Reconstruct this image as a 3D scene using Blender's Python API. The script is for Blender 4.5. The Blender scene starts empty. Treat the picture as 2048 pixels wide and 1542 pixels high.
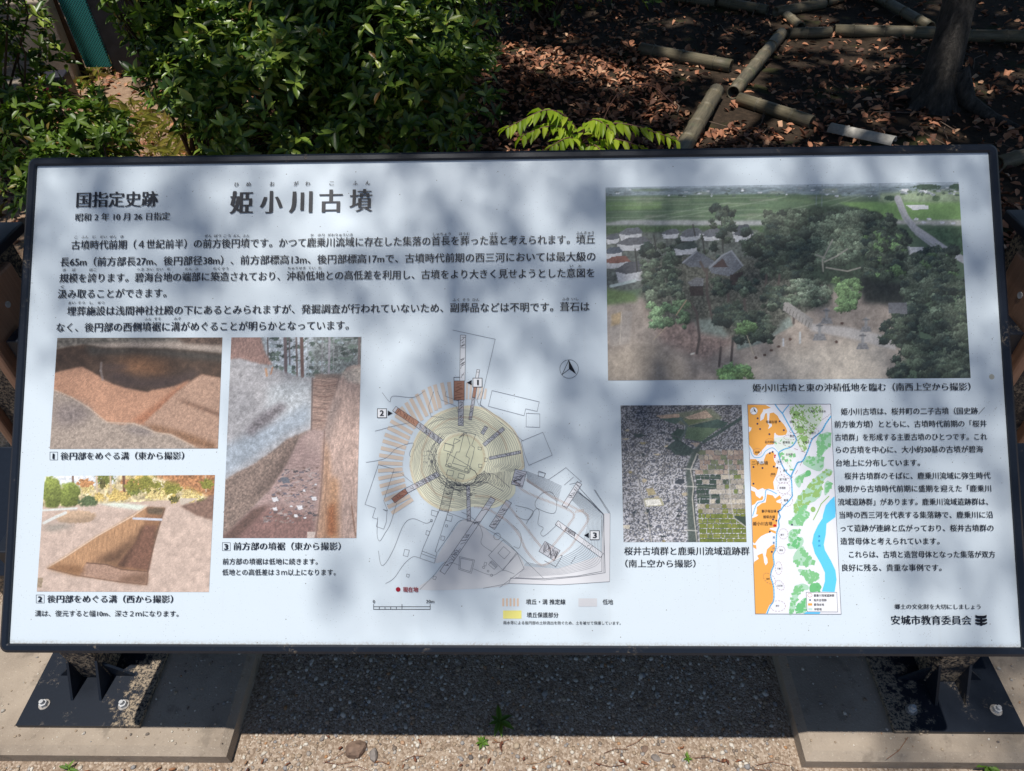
import bpy, bmesh, math, random
import numpy as np
from mathutils import Vector, Matrix
from mathutils.geometry import tessellate_polygon, delaunay_2d_cdt

random.seed(7)
rng = np.random.default_rng(7)
scene = bpy.context.scene
COL = scene.collection

# ------------------------------------------------------------------ camera, world, sun, exposure
F_PX, IMG_W, IMG_H = 1400.0, 2048.0, 1542.0
CAM = np.array([0.046, -0.933, 1.696])
PITCH, YAW, ROLL = math.radians(42.73), math.radians(-2.01), math.radians(1.70)
TILT = math.radians(42.18)
PANEL_Z = 0.81
SUN_DX, SUN_DY = 0.115, 0.10           # metres a shadow moves per metre of height

def cam_axes():
    cp, sp, cy, sy = math.cos(PITCH), math.sin(PITCH), math.cos(YAW), math.sin(YAW)
    f = np.array([sy * cp, cy * cp, -sp]); r = np.array([cy, -sy, 0.0]); d = np.cross(f, r)
    cr, sr = math.cos(ROLL), math.sin(ROLL)
    return cr * r + sr * d, -sr * r + cr * d, f
AX_R, AX_D, AX_F = cam_axes()
cam_data = bpy.data.cameras.new('camera'); cam = bpy.data.objects.new('camera', cam_data); COL.objects.link(cam)
cam_data.sensor_fit = 'HORIZONTAL'; cam_data.sensor_width = 36.0
cam_data.lens = F_PX / IMG_W * 36.0
cam_data.clip_start, cam_data.clip_end = 0.05, 500.0
m = Matrix.Identity(4)
for i, ax in enumerate((AX_R, -AX_D, -AX_F)):
    for j in range(3):
        m[j][i] = ax[j]
for j in range(3):
    m[j][3] = CAM[j]
cam.matrix_world = m
scene.camera = cam

sun_vec = Vector((-SUN_DX, -SUN_DY, 1.0)).normalized()
world = bpy.data.worlds.new('World'); scene.world = world; world.use_nodes = True
wn = world.node_tree.nodes; wn.clear()
sky = wn.new('ShaderNodeTexSky'); sky.sky_type = 'NISHITA'; sky.sun_disc = False
sky.ozone_density = 2.5; sky.dust_density = 0.4
sky.sun_elevation = math.asin(sun_vec.z); sky.sun_rotation = math.atan2(sun_vec.x, sun_vec.y)
bg = wn.new('ShaderNodeBackground'); bg.inputs['Strength'].default_value = 0.065
wo = wn.new('ShaderNodeOutputWorld')
world.node_tree.links.new(sky.outputs[0], bg.inputs[0]); world.node_tree.links.new(bg.outputs[0], wo.inputs[0])
sun_data = bpy.data.lights.new('sun', 'SUN'); sun_data.energy = 4.0; sun_data.angle = math.radians(0.6)
sun_data.color = (1.0, 0.955, 0.89)
sun = bpy.data.objects.new('sun', sun_data); COL.objects.link(sun)
sun.rotation_euler = sun_vec.to_track_quat('Z', 'Y').to_euler(); sun.location = (0, 0, 12)
scene.view_settings.view_transform = 'Standard'; scene.view_settings.look = 'None'
scene.view_settings.exposure = 0.1; scene.view_settings.gamma = 1.0

# ------------------------------------------------------------------ helpers
def lin(c):
    c = np.asarray(c, float) / 255.0
    return np.where(c <= 0.04045, c / 12.92, ((c + 0.055) / 1.055) ** 2.4)

def pix_ray(x, y):
    return AX_R * (x - 1024) / F_PX + AX_D * (y - 771) / F_PX + AX_F

def ground(x, y, z=0.0):
    d = pix_ray(x, y); t = (z - CAM[2]) / d[2]
    return CAM + t * d

P_UP = np.array([0, math.cos(TILT), math.sin(TILT)]); P_N = np.array([0, -math.sin(TILT), math.cos(TILT)])
P_C = np.array([0, 0, PANEL_Z])
def panel_uv(x, y):
    """photo measurement of the board's print -> metres on the board"""
    d = pix_ray(x, y); t = ((P_C - CAM) @ P_N) / (d @ P_N)
    q = CAM + t * d - P_C
    return np.array([q[0], q @ P_UP])

def tag(o, label=None, cat=None, group=None, kind=None):
    if label: o['label'] = label
    if cat: o['category'] = cat
    if group: o['group'] = group
    if kind: o['kind'] = kind
    return o

def empty(name, loc=(0, 0, 0)):
    o = bpy.data.objects.new(name, None); COL.objects.link(o); o.location = loc; o.empty_display_size = 0.1
    return o

def mesh_obj(name, verts, faces, mat, parent=None, smooth=False, loc=None):
    me = bpy.data.meshes.new(name)
    me.from_pydata([tuple(v) for v in verts], [], [tuple(f) for f in faces]); me.update()
    if smooth: me.polygons.foreach_set('use_smooth', [True] * len(me.polygons))
    if mat: me.materials.append(mat)
    o = bpy.data.objects.new(name, me); COL.objects.link(o)
    if parent: o.parent = parent
    if loc is not None: o.location = loc
    return o

def fast_mesh(name, V, F, mat, parent=None, smooth=True):
    """V (n,3), F list of (m,k) index arrays"""
    me = bpy.data.meshes.new(name)
    V = np.ascontiguousarray(V, np.float32)
    me.vertices.add(len(V)); me.vertices.foreach_set('co', V.ravel())
    loops = np.concatenate([f.ravel() for f in F]).astype(np.int32)
    tot = np.concatenate([np.full(len(f), f.shape[1]) for f in F]).astype(np.int32)
    start = np.concatenate([[0], np.cumsum(tot)[:-1]]).astype(np.int32)
    me.loops.add(len(loops)); me.loops.foreach_set('vertex_index', loops)
    me.polygons.add(len(tot)); me.polygons.foreach_set('loop_start', start)
    try: me.polygons.foreach_set('loop_total', tot)
    except Exception: pass
    if smooth: me.polygons.foreach_set('use_smooth', np.ones(len(tot), bool))
    me.update(calc_edges=True); me.validate()
    if mat: me.materials.append(mat)
    o = bpy.data.objects.new(name, me); COL.objects.link(o)
    if parent: o.parent = parent
    return o

class MB:
    """collects boxes, prisms and tubes into one mesh"""
    def __init__(s): s.v = []; s.f = []
    def add(s, v, f):
        k = len(s.v); s.v += [tuple(p) for p in v]; s.f += [tuple(i + k for i in q) for q in f]; return s
    def box(s, x0, x1, y0, y1, z0, z1):
        v = [(x, y, z) for z in (z0, z1) for y in (y0, y1) for x in (x0, x1)]
        return s.add(v, [(0, 2, 3, 1), (4, 5, 7, 6), (0, 1, 5, 4), (2, 6, 7, 3), (0, 4, 6, 2), (1, 3, 7, 5)])
    def prism(s, poly, axis, a, b):
        """poly = 2-D outline, extruded along axis 'x','y','z' from a to b"""
        n = len(poly)
        def P(p, t): return {'x': (t, p[0], p[1]), 'y': (p[0], t, p[1]), 'z': (p[0], p[1], t)}[axis]
        v = [P(p, a) for p in poly] + [P(p, b) for p in poly]
        return s.add(v, [tuple(range(n))[::-1], tuple(range(n, 2 * n))] + [(i, (i + 1) % n, n + (i + 1) % n, n + i) for i in range(n)])
    def tube(s, pts, rad, n=10, caps=True):
        pts = [Vector(p) for p in pts]; k = len(s.v); m_ = len(pts)
        up = Vector((0, 0, 1)); prev = None
        for i, p in enumerate(pts):
            t = (pts[min(i + 1, m_ - 1)] - pts[max(i - 1, 0)]).normalized()
            if prev is None:
                a = t.cross(up if abs(t.z) < 0.9 else Vector((1, 0, 0))).normalized()
            else:
                a = (prev - t * prev.dot(t)).normalized()
            prev = a; b = t.cross(a); r = rad[i] if hasattr(rad, '__len__') else rad
            for j in range(n):
                w = 2 * math.pi * j / n
                s.v.append(tuple(p + (a * math.cos(w) + b * math.sin(w)) * r))
        for i in range(m_ - 1):
            for j in range(n):
                s.f.append((k + i * n + j, k + i * n + (j + 1) % n, k + (i + 1) * n + (j + 1) % n, k + (i + 1) * n + j))
        if caps:
            s.f.append(tuple(k + j for j in range(n))[::-1]); s.f.append(tuple(k + (m_ - 1) * n + j for j in range(n)))
        return s
    def build(s, name, mat, parent=None, smooth=False, bevel=0.0):
        o = mesh_obj(name, s.v, s.f, mat, parent, smooth)
        bm = bmesh.new(); bm.from_mesh(o.data); bmesh.ops.recalc_face_normals(bm, faces=bm.faces); bm.to_mesh(o.data); bm.free()
        if bevel:
            b = o.modifiers.new('bevel', 'BEVEL'); b.width = bevel; b.segments = 2; b.limit_method = 'ANGLE'; b.angle_limit = 0.6
        return o

# ------------------------------------------------------------------ materials
def new_mat(name):
    mt = bpy.data.materials.new(name); mt.use_nodes = True
    nt = mt.node_tree; return mt, nt, nt.nodes['Principled BSDF']

def node(nt, typ, **kw):
    n = nt.nodes.new(typ)
    for k, v in kw.items():
        if k in n.inputs.keys() if isinstance(k, str) else False: n.inputs[k].default_value = v
        else: setattr(n, k, v)
    return n

def coords(nt, kind='Object'):
    return nt.nodes.new('ShaderNodeTexCoord').outputs[kind]

def noise(nt, vec, scale, detail=4, rough=0.55):
    n = nt.nodes.new('ShaderNodeTexNoise'); n.inputs['Scale'].default_value = scale
    n.inputs['Detail'].default_value = detail; n.inputs['Roughness'].default_value = rough
    if vec is not None: nt.links.new(vec, n.inputs['Vector'])
    return n.outputs['Fac']

def ramp(nt, fac, stops, interp='LINEAR'):
    r = nt.nodes.new('ShaderNodeValToRGB'); e = r.color_ramp.elements; r.color_ramp.interpolation = interp
    while len(e) < len(stops): e.new(0.5)
    for i, (p, c) in enumerate(stops):
        e[i].position = p; e[i].color = (*c, 1) if len(c) == 3 else c
    nt.links.new(fac, r.inputs[0]); return r.outputs[0]

def mix(nt, fac, a, b, mode='MIX'):
    n = nt.nodes.new('ShaderNodeMix'); n.data_type = 'RGBA'; n.blend_type = mode
    for s, v in ((n.inputs[0], fac), (n.inputs[6], a), (n.inputs[7], b)):
        if hasattr(v, 'is_output'): nt.links.new(v, s)
        else: s.default_value = v if not hasattr(v, '__len__') else (*v, 1) if len(v) == 3 else v
    return n.outputs[2]

def math_n(nt, op, a, b=None, clamp=False):
    n = nt.nodes.new('ShaderNodeMath'); n.operation = op; n.use_clamp = clamp
    for s, v in ((n.inputs[0], a), (n.inputs[1], b)):
        if v is None: continue
        if hasattr(v, 'is_output'): nt.links.new(v, s)
        else: s.default_value = v
    return n.outputs[0]

def bump(nt, bsdf, h, strength=0.4, dist=0.01):
    b = nt.nodes.new('ShaderNodeBump'); b.inputs['Strength'].default_value = strength; b.inputs['Distance'].default_value = dist
    nt.links.new(h, b.inputs['Height']); nt.links.new(b.outputs[0], bsdf.inputs['Normal'])

def sepxyz(nt, vec):
    s = nt.nodes.new('ShaderNodeSeparateXYZ'); nt.links.new(vec, s.inputs[0]); return s.outputs

def smooth_range(nt, v, a, b):
    n = nt.nodes.new('ShaderNodeMapRange'); n.interpolation_type = 'SMOOTHSTEP'; n.clamp = True
    n.inputs['From Min'].default_value = a; n.inputs['From Max'].default_value = b
    nt.links.new(v, n.inputs['Value']); return n.outputs[0]

def island_rand(nt):
    return nt.nodes.new('ShaderNodeNewGeometry').outputs['Random Per Island']

def simple_mat(name, color, rough=0.6, spec=0.5, var=0.15, scale=30, bmp=0.0):
    mt, nt, b = new_mat(name)
    c = np.array(color)
    n_ = noise(nt, coords(nt), scale, 5)
    nt.links.new(ramp(nt, n_, [(0.3, tuple(c * (1 - var))), (0.7, tuple(np.minimum(c * (1 + var), 1)))]), b.inputs['Base Color'])
    b.inputs['Roughness'].default_value = rough; b.inputs['Specular IOR Level'].default_value = spec
    if bmp: bump(nt, b, n_, bmp, 0.004)
    return mt

def leaf_mat(name, stops, trans=0.3, rough=0.42, spec=0.4):
    mt, nt, b = new_mat(name)
    colr = ramp(nt, island_rand(nt), stops)
    nt.links.new(colr, b.inputs['Base Color'])
    b.inputs['Roughness'].default_value = rough; b.inputs['Specular IOR Level'].default_value = spec
    if trans:
        t = nt.nodes.new('ShaderNodeBsdfTranslucent'); nt.links.new(mix(nt, 1.0, colr, (1.0, 1.15, 0.5), 'MULTIPLY'), t.inputs['Color'])
        ms = nt.nodes.new('ShaderNodeMixShader'); ms.inputs[0].default_value = trans
        nt.links.new(b.outputs[0], ms.inputs[1]); nt.links.new(t.outputs[0], ms.inputs[2])
        nt.links.new(ms.outputs[0], nt.nodes['Material Output'].inputs[0])
    return mt

def ink_mat(name, rough=0.45):
    """printed ink: colour of each printed shape, stored with the mesh"""
    mt, nt, b = new_mat(name)
    a = nt.nodes.new('ShaderNodeAttribute'); a.attribute_name = 'ink'
    nt.links.new(a.outputs['Color'], b.inputs['Base Color'])
    b.inputs['Roughness'].default_value = rough; b.inputs['Specular IOR Level'].default_value = 0.35
    return mt

# numpy value noise
def vnoise(X, Y, seed=0):
    xi = np.floor(X).astype(int); yi = np.floor(Y).astype(int); fx = X - xi; fy = Y - yi
    fx = fx * fx * (3 - 2 * fx); fy = fy * fy * (3 - 2 * fy)
    def h(a, b):
        n = (a * 374761393 + b * 668265263 + seed * 144269) & 0x7fffffff
        n = ((n ^ (n >> 13)) * 1274126177) & 0x7fffffff
        return ((n ^ (n >> 16)) & 0xffff) / 65535.0
    return (h(xi, yi) * (1 - fx) + h(xi + 1, yi) * fx) * (1 - fy) + (h(xi, yi + 1) * (1 - fx) + h(xi + 1, yi + 1) * fx) * fy

def fbm(X, Y, seed=0, oct=4):
    s = 0; a = 0.5; t = 0
    for i in range(oct):
        s = s + a * vnoise(X * 2 ** i + 17 * i, Y * 2 ** i + 31 * i, seed + i); t += a; a *= 0.55
    return s / t
# ------------------------------------------------------------------ the information sign: board, frame, posts
GZ = 0.0                                # ground level
PAD_H = 0.05
sign = tag(empty('information_sign', (0, 0, 0)), 'wide sloping white information board with black Japanese text, photos and maps on two dark posts', 'information sign')

mt, nt, b = new_mat('white board'); M_board = mt
co = coords(nt); xyz = sepxyz(nt, co)
base_c = mix(nt, noise(nt, co, 3, 3), (0.65, 0.74, 0.82), (0.69, 0.78, 0.855))
# fly specks and grit
def specks(scale, radius, keep, seed):
    v = nt.nodes.new('ShaderNodeTexVoronoi'); v.inputs['Scale'].default_value = scale; v.inputs['Randomness'].default_value = 1
    mp = nt.nodes.new('ShaderNodeMapping'); mp.inputs['Location'].default_value = (seed, seed * 1.7, 0.3); nt.links.new(co, mp.inputs[0]); nt.links.new(mp.outputs[0], v.inputs['Vector'])
    near = math_n(nt, 'LESS_THAN', v.outputs['Distance'], radius)
    sel = sepxyz(nt, v.outputs['Color'])
    r_ = math_n(nt, 'LESS_THAN', sel[0], keep)
    return math_n(nt, 'MULTIPLY', near, r_), sel[1]
patchy = smooth_range(nt, noise(nt, co, 4.0, 3), 0.42, 0.62)
s1, k1 = specks(140, 0.085, 0.5, 3.0); s2, k2 = specks(60, 0.06, 0.3, 9.0); s3, k3 = specks(260, 0.13, 0.35, 1.0)
sp = math_n(nt, 'MAXIMUM', math_n(nt, 'MULTIPLY', math_n(nt, 'MAXIMUM', s1, s3), math_n(nt, 'ADD', 0.25, math_n(nt, 'MULTIPLY', patchy, 0.6))), s2)
base_c = mix(nt, math_n(nt, 'MULTIPLY', sp, 0.75), base_c, (0.12, 0.11, 0.1))
# droppings
s4, k4 = specks(6.3, 0.032, 0.30, 5.0)
base_c = mix(nt, math_n(nt, 'MULTIPLY', s4, 0.7), base_c, (0.36, 0.31, 0.17))
# faint water runs and wiped streaks down the face
mps = nt.nodes.new('ShaderNodeMapping'); mps.inputs['Scale'].default_value = (26, 1.1, 1); nt.links.new(co, mps.inputs[0])
run = smooth_range(nt, noise(nt, mps.outputs[0], 2.2, 5, .6), 0.58, 0.74)
base_c = mix(nt, math_n(nt, 'MULTIPLY', run, 0.10), base_c, (0.50, 0.50, 0.47))
# dirt gathered along the lower frame, and a thin line under the upper one
low = math_n(nt, 'SUBTRACT', 1.0, smooth_range(nt, math_n(nt, 'ADD', xyz[1], math_n(nt, 'MULTIPLY', noise(nt, co, 60, 6, 0.7), 0.014)), -0.4445, -0.4315))
low = math_n(nt, 'MULTIPLY', low, smooth_range(nt, noise(nt, co, 220, 4, 0.7), 0.35, 0.65))
base_c = mix(nt, math_n(nt, 'MULTIPLY', low, 0.7), base_c, (0.33, 0.27, 0.2))
film = smooth_range(nt, noise(nt, co, 1.6, 5, 0.65), 0.45, 0.75)
base_c = mix(nt, math_n(nt, 'MULTIPLY', film, 0.12), base_c, (0.55, 0.54, 0.5))
nt.links.new(base_c, b.inputs['Base Color']); b.inputs['Roughness'].default_value = 0.38; b.inputs['Specular IOR Level'].default_value = 0.45

# dark navy painted steel with dust
def dark_steel(name, dust, seed, c=(0.007, 0.0105, 0.018), inner=False):
    mt, nt, b = new_mat(name); co = coords(nt)
    n1 = noise(nt, co, 14, 6, 0.65); n2 = noise(nt, co, 160, 5, 0.75)
    mask = math_n(nt, 'MULTIPLY', smooth_range(nt, n1, 0.60 - dust, 0.78 - dust), smooth_range(nt, n2, 0.5 - dust * 0.25, 0.62 - dust * 0.25))
    if inner: mask = math_n(nt, 'MAXIMUM', mask, math_n(nt, 'MULTIPLY', smooth_range(nt, math_n(nt, 'ADD', math_n(nt, 'MULTIPLY', math_n(nt, 'ABSOLUTE', sepxyz(nt, co)[0]), -1.0), math_n(nt, 'MULTIPLY', math_n(nt, 'SUBTRACT', noise(nt, co, 34, 6, .75), .5), 0.42)), -0.92, -0.885), smooth_range(nt, n2, 0.40, 0.56)))
    nt.links.new(mix(nt, mask, mix(nt, n2, c, tuple(1.9 * k for k in c)), (0.36, 0.29, 0.21)), b.inputs['Base Color'])
    b.inputs['Specular IOR Level'].default_value = 0.3; nt.links.new(mix(nt, mask, (0.42, 0.42, 0.42), (0.9, 0.9, 0.9)), b.inputs['Roughness'])
    bump(nt, b, math_n(nt, 'ADD', math_n(nt, 'MULTIPLY', mask, 0.6), math_n(nt, 'MULTIPLY', n2, 0.1)), 0.5, 0.003)
    return mt
M_frame = dark_steel('navy frame', 0.0, 1)
M_steel = dark_steel('navy steel dusty', 0.06, 2)
M_plate = dark_steel('navy plate with sand', 0.05, 4, inner=True)
M_post = dark_steel('navy steel under debris', 0.22, 3)

mt, nt, b = new_mat('brown composite board'); M_brown = mt
co = coords(nt); mp = nt.nodes.new('ShaderNodeMapping'); mp.inputs['Scale'].default_value = (60, 60, 3); nt.links.new(co, mp.inputs[0])
g = noise(nt, mp.outputs[0], 3, 6, 0.7)
nt.links.new(ramp(nt, g, [(0.25, (0.25, 0.13, 0.083)), (0.75, (0.41, 0.23, 0.15))]), b.inputs['Base Color']); b.inputs['Roughness'].default_value = 0.55
bump(nt, b, g, 0.25, 0.002)
M_zinc = simple_mat('galvanised bolt', (0.50, 0.51, 0.52), 0.5, 0.6, 0.25, 80); M_zinc.node_tree.nodes['Principled BSDF'].inputs['Metallic'].default_value = 0.0
M_washer = simple_mat('dull washer', (.30, .28, .26), .8, .4, .4, 120)

PANEL_MW = Matrix.Translation((0, 0, PANEL_Z)) @ Matrix.Rotation(TILT, 4, 'X')
PW, PH = 0.9015, 0.4472
panel = MB().box(-PW - 0.004, PW + 0.004, -PH - 0.004, PH + 0.004, -0.006, 0.0).build('board_panel', M_board, sign)
panel.matrix_local = PANEL_MW

def rounded(w, h, r, n=6):
    out = []
    for cx, cy, a0 in ((w - r, h - r, 0), (-w + r, h - r, 90), (-w + r, -h + r, 180), (w - r, -h + r, 270)):
        for k in range(n + 1):
            a = math.radians(a0 + 90 * k / n); out.append((cx + r * math.cos(a), cy + r * math.sin(a)))
    return out
FW = 0.0165
def ring(w, h, r, z): return [(x, y, z) for x, y in rounded(w, h, r)]
rings = [ring(PW, PH, 0.002, -0.0055), ring(PW, PH, 0.002, 0.0045), ring(PW + 0.0025, PH + 0.0025, 0.004, 0.0065),
         ring(PW + FW - 0.006, PH + FW - 0.006, 0.012, 0.0065), ring(PW + FW - 0.001, PH + FW - 0.001, 0.015, 0.003), ring(PW + FW, PH + FW, 0.015, -0.002),
         ring(PW + FW, PH + FW, 0.015, -0.038), ring(PW + FW - 0.02, PH + FW - 0.02, 0.01, -0.038)]
nv = len(rings[0]); V = [p for r_ in rings for p in r_]; F = []
for i in range(len(rings) - 1):
    for j in range(nv):
        F.append((i * nv + j, i * nv + (j + 1) % nv, (i + 1) * nv + (j + 1) % nv, (i + 1) * nv + j))
frame = mesh_obj('frame', V, F, M_frame, sign); frame.matrix_local = PANEL_MW
bmx = bmesh.new(); bmx.from_mesh(frame.data); bmesh.ops.recalc_face_normals(bmx, faces=bmx.faces); bmx.to_mesh(frame.data); bmx.free()
back = MB().box(-PW, PW, -PH, PH, -0.034, -0.0075).build('backing_plate', M_frame, sign); back.matrix_local = PANEL_MW
# cross beams that carry the board from post to post
for y0, z0 in ((-0.165, 0.565), (0.13, 0.835)):
    MB().box(-0.965, 0.965, y0 - 0.03, y0 + 0.03, z0 - 0.03, z0 + 0.03).build('cross_beam', M_steel, sign, bevel=0.003)

PZ = PAD_H + 0.0005
def make_post(s):
    cx = s * 0.998
    base = MB().box(cx - 0.139 + (0.0 if s < 0 else -0.009), cx + 0.139 + (0.009 if s < 0 else 0.0) , -0.302, 0.33, PZ, PZ + 0.012).build('base_plate', M_plate, sign, bevel=0.0015)
    for bx in (cx - 0.094, cx + 0.094):
        for by in (-0.255, 0.28):
            bo = MB()
            wsh = MB().tube([(bx, by, PZ + 0.0121), (bx, by, PZ + 0.0142)], 0.0125, 20)
            bo.tube([(bx, by, PZ + 0.0142), (bx, by, PZ + 0.0225)], 0.0088, 6)
            bo.tube([(bx, by, PZ + 0.0225), (bx, by, PZ + 0.031)], 0.0048, 10)
            bo.build('bolt', M_zinc, base); wsh.build('washer', M_washer, base)
    hw = 0.036 if s < 0 else 0.04
    pz = PZ + 0.012
    post = MB()
    post.prism([(-0.19, pz), (-0.03, pz), (-0.03, 0.685), (-0.19, 0.53)], 'x', cx - hw, cx + hw)
    rx = s * 1.032; post.box(rx - hw, rx + hw, 0.10, 0.285, pz, 0.992)
    post.box(cx - hw * 0.6, cx + hw * 0.6, -0.03, 0.12, 0.42, 0.60)
    po = post.build('post', M_post, sign, bevel=0.003)
    # stiffening gussets at the foot
    for gx in (cx - 0.034, cx + 0.034):
        MB().prism([(-0.19, pz), (-0.245, pz), (-0.19, pz + 0.085)], 'x', gx - 0.003, gx + 0.003).build('gusset', M_steel, po)
    for d in (-1, 1):
        x0 = cx + d * hw
        MB().prism([(x0, pz), (x0 + d * 0.055, pz), (x0, pz + 0.06)], 'y', -0.186, -0.18).build('gusset', M_steel, po)
    # brown boards on the flanks, dark caps
    for d in (-1, 1):
        xa = cx + d * (hw + 0.0005); xb = cx + d * (hw + 0.0215)
        MB().prism([(-0.172, 0.20), (-0.045, 0.20), (-0.045, 0.655), (-0.172, 0.53)], 'x', min(xa, xb), max(xa, xb)).build('side_board', M_brown, po, bevel=0.004)
        xa += rx - cx; xb += rx - cx; sb = MB().box(min(xa, xb), max(xa, xb), 0.082, 0.232, 0.25, 0.962).build('side_board', M_brown, po, bevel=0.006)
        for zz in (0.905, 0.35):
            xs = xb + d * 0.0015
            MB().tube([(xb - d * 0.002, 0.165, zz), (xs, 0.165, zz)], 0.0065, 14).build('screw', M_zinc, sb)
    MB().box(rx - 0.071, rx + 0.071, 0.07, 0.297, 0.9925, 1.012).build('cap', M_frame, po, bevel=0.003)
    k = math.atan2(0.155, 0.16)
    MB().prism([(-0.20, 0.524), (-0.021, 0.697), (-0.028, 0.705), (-0.207, 0.532)], 'x', cx - 0.064, cx + 0.064).build('cap', M_frame, po, bevel=0.002)
for s in (-1, 1): make_post(s)

# concrete footings under the posts
mt, nt, b = new_mat('cast concrete'); M_conc = mt
co = coords(nt); n1 = noise(nt, co, 5, 6, 0.6); n2 = noise(nt, co, 180, 4, 0.7); n3 = noise(nt, co, 18, 5, 0.6)
c1 = ramp(nt, n1, [(0.3, (0.28, 0.225, 0.175)), (0.7, (0.46, 0.385, 0.305))])
c1 = mix(nt, smooth_range(nt, n2, 0.60, 0.70), c1, (0.55, 0.48, 0.38)); c1 = mix(nt, math_n(nt, 'SUBTRACT', 1.0, smooth_range(nt, n2, 0.27, 0.38)), c1, (0.16, 0.12, 0.09))
c1 = mix(nt, math_n(nt, 'MULTIPLY', smooth_range(nt, n3, 0.56, 0.68), 0.5), c1, (0.17, 0.14, 0.11))
nt.links.new(c1, b.inputs['Base Color']); b.inputs['Roughness'].default_value = 0.9
bump(nt, b, math_n(nt, 'ADD', n2, math_n(nt, 'MULTIPLY', n3, 0.8)), 0.6, 0.003)
for s, lab in ((-1, 'pale concrete footing under the left post of the information sign'), (1, 'pale concrete footing under the right post of the information sign')):
    x0, x1 = (-1.36, -0.638) if s < 0 else (0.645, 1.36)
    bv = 0.018
    def rc(i, z): return [(x0 + i, -0.357 + i, z), (x1 - i, -0.357 + i, z), (x1 - i, 0.40 - i, z), (x0 + i, 0.40 - i, z)]
    V = rc(0, -0.1) + rc(0, PAD_H - 0.012) + rc(bv, PAD_H)
    F = [(8, 9, 10, 11)] + [(k * 4 + j, k * 4 + (j + 1) % 4, (k + 1) * 4 + (j + 1) % 4, (k + 1) * 4 + j) for k in (0, 1) for j in range(4)]
    tag(mesh_obj('concrete_footing', V, F, M_conc), lab, 'footing', 'concrete footings of the sign')
# ------------------------------------------------------------------ ground: one sheet, gravelly sand in front, forest floor behind
mt, nt, b = new_mat('ground soil'); M_ground = mt
co = coords(nt); xyz = sepxyz(nt, co)
n_big = noise(nt, co, 2.2, 5, 0.6); n_mid = noise(nt, co, 26, 5, 0.65); n_fine = noise(nt, co, 240, 3, 0.7)
v = nt.nodes.new('ShaderNodeTexVoronoi'); v.inputs['Scale'].default_value = 230; nt.links.new(co, v.inputs['Vector'])
v2 = nt.nodes.new('ShaderNodeTexVoronoi'); v2.inputs['Scale'].default_value = 95; nt.links.new(co, v2.inputs['Vector'])
grit = ramp(nt, sepxyz(nt, v.outputs['Color'])[0], [(0.0, (0.22, 0.155, 0.112)), (0.45, (0.38, 0.285, 0.215)), (0.8, (0.55, 0.445, 0.35)), (1.0, (0.69, 0.60, 0.51))])
grit = mix(nt, 0.35, grit, ramp(nt, n_mid, [(0.3, (0.24, 0.175, 0.12)), (0.7, (0.42, 0.33, 0.24))]))
soil = ramp(nt, n_mid, [(0.25, (0.022, 0.016, 0.011)), (0.55, (0.05, 0.035, 0.024)), (0.8, (0.10, 0.065, 0.042))])
moss = smooth_range(nt, noise(nt, co, 3.4, 4), 0.56, 0.66)
soil = mix(nt, math_n(nt, 'MULTIPLY', moss, 0.6), soil, (0.045, 0.055, 0.015))
path = ramp(nt, n_mid, [(0.25, (0.22, 0.14, 0.09)), (0.6, (0.42, 0.29, 0.20)), (0.8, (0.52, 0.41, 0.29))])
wob = math_n(nt, 'MULTIPLY', math_n(nt, 'SUBTRACT', n_big, 0.5), 0.9)
behind = smooth_range(nt, math_n(nt, 'ADD', xyz[1], wob), 0.55, 0.85)
inpath = math_n(nt, 'SUBTRACT', 1.0, smooth_range(nt, math_n(nt, 'ADD', math_n(nt, 'ADD', xyz[0], math_n(nt, 'MULTIPLY', xyz[1], 0.55)), wob), -0.35, 0.15))
back_c = mix(nt, inpath, soil, path)
nt.links.new(mix(nt, behind, grit, back_c), b.inputs['Base Color']); b.inputs['Roughness'].default_value = 0.95; b.inputs['Specular IOR Level'].default_value = 0.2
bump(nt, b, math_n(nt, 'ADD', math_n(nt, 'MULTIPLY', v.outputs['Distance'], -0.6), math_n(nt, 'ADD', math_n(nt, 'MULTIPLY', n_fine, 0.5), math_n(nt, 'MULTIPLY', n_mid, 0.8))), 0.8, 0.006)
def grow(a, b_, n, far): # even steps in the middle, long steps to the horizon
    return np.concatenate([np.linspace(-far, a, 12)[:-1], np.linspace(a, b_, n), np.linspace(b_, far, 12)[1:]])
gx = grow(-5, 6, 90, 90); gy = grow(-1.5, 8, 80, 90)
X, Y = np.meshgrid(gx, gy)
def floor_z(x, y):
    k = np.clip((np.asarray(y) - 0.7) / 0.8, 0, 1)
    return k * ((fbm(np.asarray(x) * 1.3 + 50, np.asarray(y) * 1.3 + 50, 2, 3) - .5) * 0.10)
Z = np.where((np.abs(X) < 12) & (np.abs(Y) < 14), floor_z(X, Y), 0.0)
i = np.arange(X.size).reshape(X.shape)
gr = fast_mesh('ground', np.column_stack([X.ravel(), Y.ravel(), Z.ravel()]), [np.stack([i[:-1, :-1], i[:-1, 1:], i[1:, 1:], i[1:, :-1]], -1).reshape(-1, 4)], M_ground)
tag(gr, kind='structure')

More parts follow.
